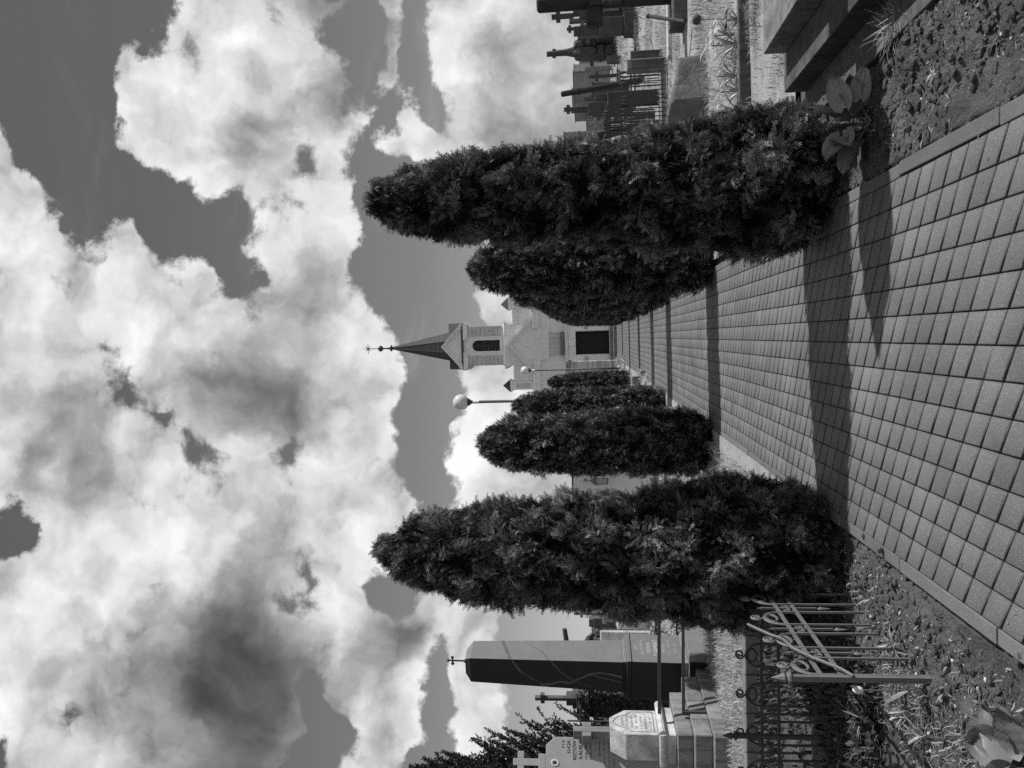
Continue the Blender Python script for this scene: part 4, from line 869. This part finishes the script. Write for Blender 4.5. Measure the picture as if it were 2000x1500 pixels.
# bergenia at the first thuja
g_ = ground(1690, 245); t = thing('bergenia', 'plant with large round leaves at the foot of the near thuja by the slab tomb', 'plant', (g_.x, g_.y, -.02), 0)
L_ = [((1640, 185), .17, .4), ((1625, 225), .16, -.3), ((1680, 190), .18, .1), ((1700, 215), .17, .6), ((1655, 250), .18, -.5), ((1690, 262), .2, .2), ((1630, 285), .16, .1), ((1665, 300), .18, .4), ((1700, 300), .14, 0), ((1712, 165), .15, .2), ((1672, 225), .17, .7), ((1650, 270), .16, .2), ((1720, 285), .11, .3)]
for i, ((x, y), s_, tw) in enumerate(L_):
    q = at(x, y, g_.y+random.uniform(-.1, .1)); q = Vector((q.x-g_.x, q.y-g_.y, max(q.z, .05)+.02)); rt = Vector((random.uniform(-.04, .04), random.uniform(-.04, .04), 0)); d = (q-rt); 
    MB().tube([rt, rt*.5+q*.5+Vector((0, 0, .01)), q], [.006, .005, .004], 5).build('stalk', M_leaf, t)
    dd = Vector((q.x*3+random.uniform(-.4, .4), -.35+random.uniform(-.2, .2), random.uniform(-.2, .9)+q.z)).normalized(); big_leaf('leaf', t, q-dd*.07, dd, (random.uniform(-1, 1), -random.uniform(.2, 1), random.uniform(.2, 1)), s_*1.15, s_*.8, random.uniform(.9, 2.1), M_leaf, i, .95, .6)
for i, (x, y, n, L, W, mm, lb) in enumerate(((1745, 45, 150, .19, .006, M_grass, 'pale fine grass tussock against the slab tomb at the picture edge'), (1700, 5, 26, .12, .03, M_grass, 'cluster of pale dry leaves below the slab tomb'), (1822, 145, 34, .05, .008, M_grass, 'little dried clump in the middle of the soil strip'), (1935, 210, 20, .04, .007, M_leaf, 'tiny creeping weed touching the path kerb'),
        (1930, 75, 10, .09, .007, M_leaf, 'sparse sprouting shoots in the soil near the picture corner'), (1722, 110, 40, .05, .008, M_leafD, 'dark creeping weed along the apron of the slab tomb'), (1730, 300, 30, .04, .006, M_leafD, 'low dark weed between the round-leaved plant and the kerb'))):
    q = ground(x, y); mb = MB(); [strap_tuft(mb, (random.gauss(0, .05), random.gauss(0, .09)), n//7, L*random.uniform(.5, 1.1), W*.8, 1.0, (.4, 1.5), -.01) for _ in range(9)] if n > 100 else strap_tuft(mb, (0, 0), n, L, W, 1.0, (.6, 1.6) if mm is M_grass else (.6, 1.4), curl=.7); o = mb.build('grass_tuft' if L > .1 else 'weed', mm); o.location = (q.x, q.y, zs(q.x, q.y)); props(o, lb, 'plant')

# flowers and plume behind the kerb panel
def lily(x, y, Y, label, n=9, L=.16, W=.045, col=M_petal, nm='lily_plant', tube=None):
    q = at(x, y, Y); g0 = .03; t = thing(nm, label, 'flower', (q.x, Y, g0)); mb = MB(); lf = MB(); h = max(q.z-g0, .06)
    for k in range(n): az = k*2.4; leaf_geo(mb, (0, 0, h), (math.cos(az), math.sin(az)*.6-.5, .55), L*random.uniform(.7, 1.1), W, 1.0, random.uniform(.8, 1.25))
    for k in range(7): az = k*.9; leaf_geo(lf, (0, 0, 0), (math.cos(az)*.5, math.sin(az)*.5, 1), h*1.2+.05, .035, .8, random.uniform(.8, 1.8))
    MB().tube([(0, 0, 0), (0, 0, h)], .006, 5).build('stem', M_leaf, t); mb.build('bloom', col, t, smooth=True); lf.build('leaf', M_leaf, t); return t
lily(1395, 70, 8.6, 'large pale lily bloom standing before the black iron rod', 8, .19, .07); lily(1385, 90, 8.3, 'drooping pale lily bloom below the largest lily', 9, .17, .045); lily(1420, 40, 8.2, 'darker artificial lily near the kerb panel at the picture edge', 7, .16, .06, M_granR)
lily(1408, 180, 8.2, 'low leafy bulb plant between the boulder and the kerb panel', 7, .13, .025); lily(1400, 150, 8.5, 'low leafy bulb plant with one upright pale leaf beside the boulder', 6, .15, .03); lily(1400, 222, 8.2, 'low leafy bulb plant next to the near thuja in front of the boulder', 6, .14, .025)
q = at(1361, 42, 8.8); t = thing('round_seed_head', 'dark ball-shaped flower head above the pale lilies', 'flower', (q.x, 8.8, 0)); MB().tube([(0, 0, 0), (.02, 0, q.z)], .005, 5).build('stem', M_leaf, t); MB().lathe([(.002, q.z-.05), (.04, q.z-.04), (.056, q.z), (.04, q.z+.04), (.002, q.z+.05)], 12, (.02, 0)).build('head', M_concD, t, smooth=True)
def plume(x, y, Y, L, n, label, m, seed):
    q = at(x, y, Y); t = thing('feathery_branch', label, 'branch', (q.x, Y, max(q.z, .05))); mb = MB(); ax = Vector((-.9, -.3, -.1)).normalized()
    for s_ in range(n):
        base = Vector((random.uniform(0, .5), random.uniform(-.1, .1), random.uniform(-.12, .16))); d = Vector((-1, random.uniform(-.5, .1), random.uniform(-.75, .35))).normalized()
        for k in range(34):
            tt = k/34; p0 = base+d*L*tt; sd = d.cross(Vector((random.uniform(-.4, .4), 1, random.uniform(-.4, .4)))).normalized()*(1 if k % 2 else -1); e = (d+sd*.8).normalized()
            leaf_geo(mb, p0, e, .05*(1-tt*.6), .006, .2, random.uniform(.8, 1.3), seg=2)
    mb.build('fronds', m, t); MB().tube([(.5, 0, 0), (.1, 0, 0)], .01, 5).build('stem', M_bark, t)
plume(1400, 0, 8.0, .26, 14, 'white feathery fern-like branch poking in above the lilies', M_petal, 1); plume(1452, 10, 7.6, .25, 12, 'grey feathery branch drooping over the kerb panel', M_grass, 2)

# black rod with a chain
a, b = at(1266, 31, 12.2), at(1336, 42, 11.8); t = thing('iron_rod', 'black iron rod leaning over the grass in front of the rock monument', 'rod', a); d = b-a
MB().tube([(0, 0, 0), d*.5, d], [.03, .028, .03], 8).build('bar', M_iron, t); MB().lathe([(.03, -.02), (.045, 0), (.03, .03)], 8, (0, 0)).build('collar', M_iron, t)

# ---- graves beyond
def stack(name, label, cat, Y, base_x, yc, lev, m, rz=0, dfac=.8, base_z=None):
    """lev: (px_x_bottom, px_x_top, px_width) blocks, bottom first"""
    b = P(base_x, yc, Y); t = thing(name, label, cat, (b.x, Y, 0), rz); s = Y/FPX; first = True
    for nm, xb, xt, wpx, off in lev:
        zb = -.8 if first else P(xb, yc, Y).z; w = wpx*s; MB().box(off*s-w/2, off*s+w/2, -w*dfac/2, w*dfac/2, zb, P(xt, yc, Y).z, tx=.0).build(nm, m, t, bevel=.012); first = False
    return t
# nearest log cross at the picture edge with inscription plate
Yc = 12.6; b = ground(1322, 2); t = log_cross('log_cross', 'massive black log-shaped cross with a lettered plate cut by the picture edge', (P(1200, -3, Yc).x, Yc, 0), P(1048, -3, Yc).z, .135, .42, P(1161, 10, Yc).z, 0, group='log-shaped crosses')
pl = MB().box(-.15, .15, -.17, -.14, P(1212, 0, Yc).z, P(1150, 0, Yc).z).build('plate', M_gran, t)
text('Ś. P.', .07, M_terr, t, (0, -.173, P(1172, 0, Yc).z), (PI/2, 0, 0), sx=.8)
for k, h_ in enumerate((.05, .05, .05, .03, .03, .03, .03)): worn_row(.24, h_, M_terr, t, (0, -.1732, P(1181+k*(6 if k < 3 else 5), 0, Yc).z), (PI/2, 0, 0), 90+k, .05)
MB().box(-.5, .5, -.3, .3, -.1, .25).build('base', M_concD, t, bevel=.02)
t = stack('tall_monument', 'dark stepped monument with a bronze plate behind the massive black cross', 'monument', 24.0, 1240, 22, [('base', 1245, 1215, 52, 0), ('body', 1215, 1146, 34, 4), ('upper_body', 1146, 1131, 26, 6), ('top', 1131, 1119, 18, 8)], M_rock, R_(-8))
t2 = MB().box(-.05, .17, -.46, -.42, P(1207, 18, 24).z, P(1177, 18, 24).z).build('plate', M_granR, t)
cross_mb(P(1077, 20, 24).z-P(1120, 20, 24).z, .32, .13, .13, .7, z0=P(1120, 20, 24).z).build('cross', M_rock, t)
t = stack('slim_monument', 'narrow dark monument with a small cross between the black cross and the rock monument', 'monument', 23.0, 1240, 48, [('base', 1245, 1218, 40, 0), ('lower_body', 1218, 1170, 30, -1), ('body', 1170, 1134, 18, -4), ('upper_body', 1134, 1120, 16, -5)], M_rock, R_(-8))
cross_mb(P(1107, 58, 23).z-P(1121, 58, 23).z+.08, .2, .08, .08, .7, z0=P(1121, 58, 23).z-.08).build('cross', M_rock, t)
# rock monument with a tree-trunk cross
def rock_monument():
    Y = 37.0; yc = 94; b = P(1196, yc, Y); z = lambda x: P(x, yc, Y).z; s = Y/FPX
    t = thing('rock_monument', 'monument of piled dark boulders carrying a trunk-shaped stone cross', 'monument', (b.x, Y, 0)); rnd = random.Random(4)
    def rock(cx, zc, w, h, d=.6):
        bm = bmesh.new(); bmesh.ops.create_icosphere(bm, subdivisions=3, radius=1)
        for v in bm.verts:
            c = v.co; c.x = math.copysign(abs(c.x)**.6, c.x); c.y = math.copysign(abs(c.y)**.6, c.y); c.z = math.copysign(abs(c.z)**.6, c.z); c += mn.noise_vector(c*1.7+Vector((cx*9, zc*9, 0)))*.16
            v.co = Vector((cx+c.x*w/2, c.y*d, zc+c.z*h/2))
        me = bpy.data.meshes.new('rock'); bm.to_mesh(me); bm.free(); at_ = me.attributes.new('v', 'FLOAT', 'FACE'); at_.data.foreach_set('value', [rnd.uniform(.8, 1.5)]*len(me.polygons)); me.materials.append(M_rock); link(bpy.data.objects.new('rock', me), t)
    for (xb, xt, y0, y1) in ((1196, 1178, 76, 92), (1196, 1180, 93, 112), (1181, 1164, 78, 90), (1180, 1164, 91, 113), (1165, 1138, 77, 95), (1165, 1122, 94, 110), (1140, 1121, 80, 96)):
        rock((94-(y0+y1)/2)*s, (z(xb)+z(xt))/2, (y1-y0)*s*1.04, (xb-xt)*s*1.06)
    MB().box(-.55, .55, -.4, .4, -.3, z(1194)).build('base', M_concD, t)
    o = MB().tube([(-.06, 0, z(1124)), (-.06, 0, z(1105)), (-.08, 0, z(1068))], [.27, .16, .11], 10).build('trunk_cross', M_rock, t); rough_up(o, .05, 3)
    MB().tube([(-.26, 0, z(1082)), (.12, 0, z(1082))], .09, 8).build('arm', M_rock, t)
rock_monument()
t = stack('inscribed_pillar', 'squat concrete pillar with a sunken inscribed panel at the end of the spear-topped fence', 'pillar', 15.3, 1303, 126, [('body', 1308, 1224, 22, 0)], M_conc, R_(0), 1.0)
Yp = 15.3; MB().box(-.085, .085, -.125, -.112, P(1296, 126, Yp).z, P(1232, 126, Yp).z).build('panel', M_concD, t, bevel=.004)
stack('concrete_post', 'plain low concrete block just behind the inscribed pillar', 'grave block', 16.2, 1300, 105, [('body', 1305, 1231, 15, 0)], M_concD)
stack('concrete_post', 'small concrete block with a pale top in the grass farther behind the inscribed pillar', 'grave block', 33, 1212, 116, [('body', 1212, 1185, 13, 0)], M_concD)
a, b = P(1240, 40, 19), P(1241, 98, 17); rail('pipe_railing', [a, b], .03, 'horizontal dark pipe running into the concrete block near the inscribed pillar')
# log crosses farther
log_cross('log_cross', 'leaning log-shaped cross rising over the spear-topped fence in front of the block of flats', (P(1225, 157, 21).x, 21.0, 0), P(1094, 170, 21).z, .08, .08, P(1129, 168, 21).z, R_(-6.5), group='log-shaped crosses')
log_cross('log_cross', 'slanting log-shaped cross next to the near thuja beyond the dark railings', (P(1200, 247, 21).x, 21.0, 0), P(1107, 268, 21).z+.02, .10, .09, P(1133, 262, 21).z, R_(-11), group='log-shaped crosses')
stack('dark_headstone', 'dark upright slab seen through the spear-topped fence', 'headstone', 17, 1300, 189, [('body', 1312, 1186, 25, 0), ('top', 1186, 1162, 12, 6)], M_rock)
t = stack('cross_monument', 'pedestal monument with a thick stubby cross left of the slab behind the fence', 'monument', 25, 1240, 206, [('base', 1245, 1180, 30, 0), ('body', 1180, 1148, 20, -1), ('shaft', 1148, 1115, 10, -2)], M_rock)
cross_mb(.27, .26, .11, .11, .5, z0=P(1118, 209, 25).z).build('cross', M_rock, t)
t = stack('wide_headstone', 'wide dark headstone with a stepped top behind the leaning log cross', 'headstone', 28, 1220, 172, [('body', 1220, 1160, 22, 0), ('top', 1160, 1155, 26, 0)], M_rock)
# spear fence
def spear_fence(label, Y, y0, y1, n, xtop, xbot, xr, th, group='spear-topped iron fences', longev=0, rz=0.0):
    a = P(xr[0], y0, Y); b = P(xr[0], y1, Y); L = abs(b.x-a.x); t = thing('spear_fence', label, 'fence', (min(a.x, b.x), Y, 0), rz, group); yc = (y0+y1)/2; zt, zb = P(xtop, yc, Y).z, P(xbot, yc, Y).z
    me = None
    for i in range(n):
        x = L*(i+.5)/n
        if me is None:
            m_ = MB(); m_.box(-th, th, -th, th, zb, zt-.14); m_.add([(-th, 0, zt-.16), (-th*2.8, 0, zt-.09), (0, 0, zt), (th*2.8, 0, zt-.09), (th, 0, zt-.16), (0, -th*1.6, zt-.09), (0, th*1.6, zt-.09)], [(0, 1, 5), (1, 2, 5), (2, 3, 5), (3, 4, 5), (0, 6, 1), (1, 6, 2), (2, 6, 3), (3, 6, 4), (0, 5, 4), (0, 4, 6)])
            o = m_.build('bar', M_iron, t); me = o.data
        else: o = link(bpy.data.objects.new('bar', me), t)
        o.location = (x+random.uniform(-.01, .01), 0, random.uniform(-.02, .02)); o.rotation_euler = (0, random.gauss(0, .012), 0)
    for x in xr: z = P(x, yc, Y).z; MB().box(-.02, L+.02, -.012, .012, z-.016, z+.016).build('rail', M_iron, t)
    return t
spear_fence('black spear-topped fence from the inscribed pillar towards the near thuja', 15.5, 137, 262, 14, 1211, 1302, (1233, 1304), .008)
spear_fence('dense blackish spear fence seen behind the black spear-topped one near the thuja', 18.0, 218, 266, 15, 1176, 1290, (1190, 1214), .014)
spear_fence('thin bar fence farther back in front of the log cross', 17.0, 137, 210, 10, 1206, 1296, (1240,), .008)
kerb_bar('pale kerb under the black spear-topped fence', P(1305, 262, 15.6).x, P(1305, 137, 15.6).x, 15.58, 15.9, -.02, .13, M_granR, seed=9)
t = stack('dark_vase_block', 'small black block carrying pale flowers inside the fenced grave near the thuja', 'grave block', 16.6, 1297, 246, [('body', 1300, 1276, 20, 0)], M_rock)
mb = MB(); strap_tuft(mb, (0, 0), 30, .14, .04, 1, (.8, 1.6)); o = mb.build('grave_flowers', M_petal); q = P(1275, 246, 16.5); o.location = q; props(o, 'pale bunch of flowers on the small black block', 'flowers')

# scattered smaller crosses and stones farther back
for i, (x0, x1, y, Yd, wd, th_, m_, lb) in enumerate(((1128, 1200, 70, 36, 0.75, 0.17, M_rock, 'small dark cross right of the rock monument'), (1138, 1200, 113, 39, 0.75, 0.17, M_rock, 'plain dark cross in front of the blank grey building side'), (1142, 1196, 132, 42, 0.83, 0.19, M_granR, 'small light cross before the bright end wall of flats'),
        (1150, 1205, 147, 34, 0.51, 0.13, M_rock, 'low dark cross under the windows of the block of flats'), (1140, 1200, 190, 38, 0.75, 0.16, M_rock, 'dark cross between the leaning log cross and the stubby one'), (1156, 1200, 224, 35, 0.54, 0.12, M_rock, 'thin dark cross above the dense spear fence'),
        (1150, 1200, 238, 40, 0.75, 0.14, M_granR, 'pale cross above the dense spear fence'), (1112, 1200, 36, 33, 0.60, 0.16, M_rock, 'dark cross between the bronze-plated monument and the slim one'),
        (1168, 1205, 1310, 26, .4, .1, M_concD, 'small dark cross just left of the obelisk shaft foot'), (1163, 1210, 1384, 24, .35, .09, M_concD, 'small dark cross beside the ivy-grown pedestal'), (1172, 1215, 1478, 22, .35, .1, M_concD, 'small cross glimpsed beyond the terrazzo headstone'))):
    b_ = P(x1, y, Yd); h_ = P(x0, y, Yd).z-b_.z; t = thing('stone_cross', lb, 'cross', (b_.x, Yd, b_.z-.5), R_(random.uniform(-15, 15)), 'small crosses among the far graves')
    cross_mb(h_, wd*.8, th_, th_, .72, z0=.5).build('cross', m_, t, bevel=.01); MB().cbox(wd*1.1, wd*.8, -.6, .52, tx=.05, ty=.05).build('base', m_, t, bevel=.02)
# ---- far town
def block(label, Y, x0, x1, y0, y1, val, cols, rows, rz=0.0, name='block_of_flats', panes=True, side=None):
    """x0 top, x1 bottom (picture), y0..y1 across"""
    a = P(x0, y1, Y); b = P(x0, y0, Y); w = b.x-a.x; zt = a.z; zb = P(x1, (y0+y1)/2, Y).z-8; t = thing(name, label, 'building', (a.x, Y, zb), 0, 'distant town buildings'); h = zt-zb
    MB().box(0, w, 0, 14, 0, h, val).build('wall', M_block, t)
    MB().box(-.2, w+.2, -.2, 14.2, h, h+.25, val*.8).build('roof', M_block, t)
    m_ = MB()
    fh = (zt-P(x1, (y0+y1)/2, Y).z)/rows
    for j in range(1, rows): m_.box(0, w, -.06, 0, h-j*fh-.05, h-j*fh, val*.6)
    if rows > 1: m_.build('panel_joints', M_block, t)
    if panes:
        me = None
        for j in range(rows):
            for i in range(cols):
                x = w*(i+.5)/cols; z = h-fh*.55-j*fh; ww = w/cols*.27; wh = fh*.27
                if me is None:
                    m_ = MB(); m_.box(-ww, ww, -.1, -.02, -wh, wh, 1.6); o = m_.build('window', M_block, t); me = o.data; o2 = MB().box(-ww*.7, ww*.7, -.14, -.1, -wh*.7, wh*.7).build('pane', M_pane, o); me2 = o2.data
                else: o = link(bpy.data.objects.new('window', me), t); o2 = link(bpy.data.objects.new('pane', me2), o)
                o.location = (x, 0, z)
    return t
block('grey windowed block of flats behind the leaning log cross', 210, 1121, 1185, 139, 172, .75, 5, 7)
block('bright blank end wall of the block of flats beside the rock monument', 209, 1122, 1187, 126, 139, 1.35, 0, 7, panes=False)
block('mid-grey blank building side right behind the rock monument', 225, 1133, 1187, 108, 127, .62, 0, 4, panes=False)
block('white windowed block seen between two dark monuments', 230, 1136, 1180, 60, 84, 1.5, 4, 5)
block('pale block with a raised stairwell left of the leaning log cross', 240, 1118, 1185, 172, 186, 1.1, 2, 6)
block('grey block behind the thick stubby cross', 230, 1123, 1185, 184, 212, .8, 4, 6)
block('long low pale block behind the dense dark spear fence', 235, 1147, 1187, 212, 262, 1.0, 9, 4)
block('small grey block showing beside the near thuja', 200, 1103, 1185, 258, 285, .8, 3, 8)
# low town and wood behind the lamp-side graves
block('low distant house row behind the obelisk', 320, 1158, 1185, 1200, 1290, .9, 8, 1, name='distant_house'); block('low distant house row behind the stepped tomb', 320, 1163, 1190, 1330, 1480, .7, 10, 1, name='distant_house')

# ------------------------------------------------------------------ sky and light
SUN_EL, SUN_AZ = R_(41), R_(4)       # azimuth from +x towards +y
w = bpy.data.worlds.new('World'); sc.world = w; w.use_nodes = True; nt = w.node_tree; T = NT(nt); bg = nt.nodes['Background']
sky = T.n('ShaderNodeTexSky', sky_type='NISHITA'); sky.sun_disc = False; sky.sun_elevation = SUN_EL; sky.sun_rotation = PI/2-SUN_AZ; sky.air_density = 1.0; sky.dust_density = 1.0
bw = T.n('ShaderNodeRGBToBW'); T.put(bw.inputs[0], sky.outputs[0])
dirv = T.vmath('NORMALIZE', T.n('ShaderNodeTexCoord').outputs['Generated'])
df = T.math('MAXIMUM', T.math('ABSOLUTE', T.vmath('DOT_PRODUCT', dirv, tuple(CF), 1)), .12)
u0 = T.math('DIVIDE', T.vmath('DOT_PRODUCT', dirv, tuple(CR), 1), df); v0 = T.math('DIVIDE', T.vmath('DOT_PRODUCT', dirv, tuple(CU), 1), df)
# plane coordinates of the cloud chart: A grows towards the ground (0..1150), B across (0..1500)
cb = T.n('ShaderNodeCombineXYZ'); T.put(cb.inputs[0], u0); T.put(cb.inputs[1], v0); P0 = cb.outputs[0]
wn = T.vmath('SUBTRACT', T.noise(P0, 2.6, 3, .55, out=1), (.5, .5, .5)); wf = T.vmath('SUBTRACT', T.noise(P0, 10, 8, .62, out=1), (.5, .5, .5))
Pw = T.vmath('ADD', P0, T.vmath('ADD', T.vmath('SCALE', wn, .10), T.vmath('SCALE', wf, .085)))
sx = T.n('ShaderNodeSeparateXYZ'); T.put(sx.inputs[0], Pw)
A_ = T.math('DIVIDE', T.math('SUBTRACT', 1000/FPX, sx.outputs[1]), 1200/FPX, clamp=False)   # picture x / 1200
B_ = T.math('DIVIDE', T.math('SUBTRACT', 750/FPX, sx.outputs[0]), 75/FPX)                    # picture y / 75
# chart rows: y = 0, 75, ... 1500; columns: x = 0, 50, ... 1150 ; '.' clear sky
CH = ['........988775.6.8898777', '.......989888..6.8977777', '.....899997886.7.9986777', '.....9899877768.8.867777', '7....8988667a8.888877778', '88......988798...8888888', '998.a7....9899....888888', '899699898.a878......8888', '888899888887688....88888', '7888a98877777888...78888', '77777a7766556788..988887', '8766688a76556889..988888', '86866888a98a9988..987777', '87767888877788887.977777', '..888899887788998.877777', '678989999767a88..87....7', '89988877544578755877....', '98887766433458768.88....', '987766653444.6879.88....', '988a67665445..878.98....', '.7888766555..887..888...']
assert all(len(s) == 24 for s in CH), [len(s) for s in CH]
L_OF = {'9': .95, '8': .85, '7': .745, '6': .635, '5': .53, '4': .44, '3': .37, 'a': .78, 'b': .7}
def s2l(v): return ((v+.055)/1.055)**2.4
acc = None
for i, s in enumerate(CH):
    lum = []
    for j, c in enumerate(s):
        if c == '.':
            nb = [L_OF[s[k]] for k in (j-1, j+1) if 0 <= k < 24 and s[k] != '.']; lum.append(max(nb) if nb else .86)
        else: lum.append(L_OF[c])
    rc = T.ramp(A_, [((j*50)/1200, ({'.': 0.0, 'a': .5, 'b': .34}.get(c, 1.0), lum[j], 0.0)) for j, c in enumerate(s)])
    wgt = T.math('SUBTRACT', 1.0, T.math('ABSOLUTE', T.math('SUBTRACT', T.math('MINIMUM', T.math('MAXIMUM', B_, 0.0), 20.0), float(i))), clamp=True)
    v = T.vmath('SCALE', rc, wgt); acc = v if acc is None else T.vmath('ADD', acc, v)
sp = T.n('ShaderNodeSeparateXYZ'); T.put(sp.inputs[0], acc); Cd, Lm = sp.outputs[0], sp.outputs[1]
f1 = T.noise(P0, 11, 10, .66, .25); f2 = T.noise(T.vmath('ADD', P0, (3.1, 1.7, 0)), 3.4, 7, .55, .2); f3 = T.noise(T.vmath('ADD', P0, (7.7, 2.2, 0)), 15, 6, .6)
vo = T.n('ShaderNodeTexVoronoi', feature='SMOOTH_F1'); T.put(vo.inputs['Vector'], Pw); vo.inputs['Scale'].default_value = 15; vo.inputs['Smoothness'].default_value = .35; vo.inputs['Detail'].default_value = 2.0; vo.inputs['Roughness'].default_value = .55
puff = T.math('SUBTRACT', .56, vo.outputs['Distance'])
mask = T.map(T.math('ADD', T.math('ADD', Cd, T.math('MULTIPLY', puff, .42)), T.math('MULTIPLY', T.math('SUBTRACT', f1, .5), 1.5)), .36, .66, 0.0, 1.0, True)
# billows: sunlit edges are brighter, thick parts greyer and soft
edge = T.math('MULTIPLY', T.math('SUBTRACT', 1.0, T.map(Cd, .45, 1.0, 0, 1)), .06)
g1 = T.noise(Pw, 7.5, 9, .55); g2 = T.noise(T.vmath('ADD', Pw, (.024, .010, 0)), 7.5, 9, .55)
rel = T.math('MULTIPLY', T.math('SUBTRACT', g1, g2), .85)
det = T.math('ADD', T.math('ADD', T.math('MULTIPLY', T.math('SUBTRACT', f2, .5), .10), T.math('MULTIPLY', T.math('SUBTRACT', f3, .5), .07)), T.math('ADD', rel, T.math('MULTIPLY', puff, .14)))
Lm = T.math('ADD', T.math('MULTIPLY', T.math('SUBTRACT', Lm, .74), 1.2), .775)
Lc = T.math('ADD', T.math('ADD', Lm, edge), T.math('MULTIPLY', det, T.map(Lm, .35, .8, .35, 1.0)))
Lc = T.math('SUBTRACT', Lc, T.math('MULTIPLY', T.math('POWER', T.math('MAXIMUM', T.math('SUBTRACT', Lc, .8), 0.0), 1.5), .55)); Lc = T.math('MINIMUM', T.math('MAXIMUM', Lc, .3), 1.0)
lin = T.math('POWER', Lc, 2.25)
el = T.math('DIVIDE', T.math('SUBTRACT', 1000/FPX, v0), 1200/FPX)
clear = T.ramp(el, [(0, s2l(.385)), (.25, s2l(.40)), (.5, s2l(.455)), (.68, s2l(.52)), (.76, s2l(.58)), (.84, s2l(.66)), (.96, s2l(.78))])
clear = T.math('ADD', T.math('MULTIPLY', clear, .92), T.math('MULTIPLY', bw.outputs[0], .004))
wsp = T.noise(T.vmath('MULTIPLY', T.vmath('ADD', Pw, (1.3, .4, 0)), (4.2, 13., 1.)), 1.0, 8, .62, .5)
wisp = T.math('MULTIPLY', T.map(wsp, .54, .8, 0.0, .28, True), T.map(el, .12, .4, .25, 1.0))
clear = T.math('ADD', T.math('MULTIPLY', clear, T.math('SUBTRACT', 1.0, wisp)), T.math('MULTIPLY', wisp, .55))
fin = T.math('ADD', T.math('MULTIPLY', clear, T.math('SUBTRACT', 1.0, mask)), T.math('MULTIPLY', lin, mask))
cc = T.n('ShaderNodeCombineColor')
outm = T.map(T.vmath('DOT_PRODUCT', dirv, tuple(CF), 1), .6, 0.0, 0.0, 1.0, True)
back = T.math('MULTIPLY', T.math('ADD', 1.0, T.math('MULTIPLY', outm, T.math('ADD', T.math('MULTIPLY', T.vmath('DOT_PRODUCT', dirv, (1, -.1, 0), 1), .75), .12))), 10.0)  # sky outside the view brightened sunward, dimmed opposite, to shape the fill light
for i in range(3): T.put(cc.inputs[i], T.math('MULTIPLY', fin, back))
T.put(bg.inputs[0], cc.outputs[0]); bg.inputs[1].default_value = 0.1
w.cycles.sampling_method = 'MANUAL'; w.cycles.sample_map_resolution = 512
sl = bpy.data.lights.new('sun', 'SUN'); sl.energy = 4.8; sl.angle = R_(.55); so = bpy.data.objects.new('sun', sl); COL.objects.link(so)
sd = Vector((math.cos(SUN_EL)*math.cos(SUN_AZ), math.cos(SUN_EL)*math.sin(SUN_AZ), math.sin(SUN_EL))); so.rotation_euler = sd.to_track_quat('Z', 'Y').to_euler()
sc.view_settings.view_transform = 'Standard'; sc.view_settings.look = 'None'; sc.view_settings.exposure = 0; sc.view_settings.gamma = 1
sc.render.engine = 'CYCLES'; sc.cycles.max_bounces = 5; sc.cycles.diffuse_bounces = 3; sc.cycles.use_denoising = False; sc.cycles.use_adaptive_sampling = True; sc.cycles.adaptive_threshold = .015
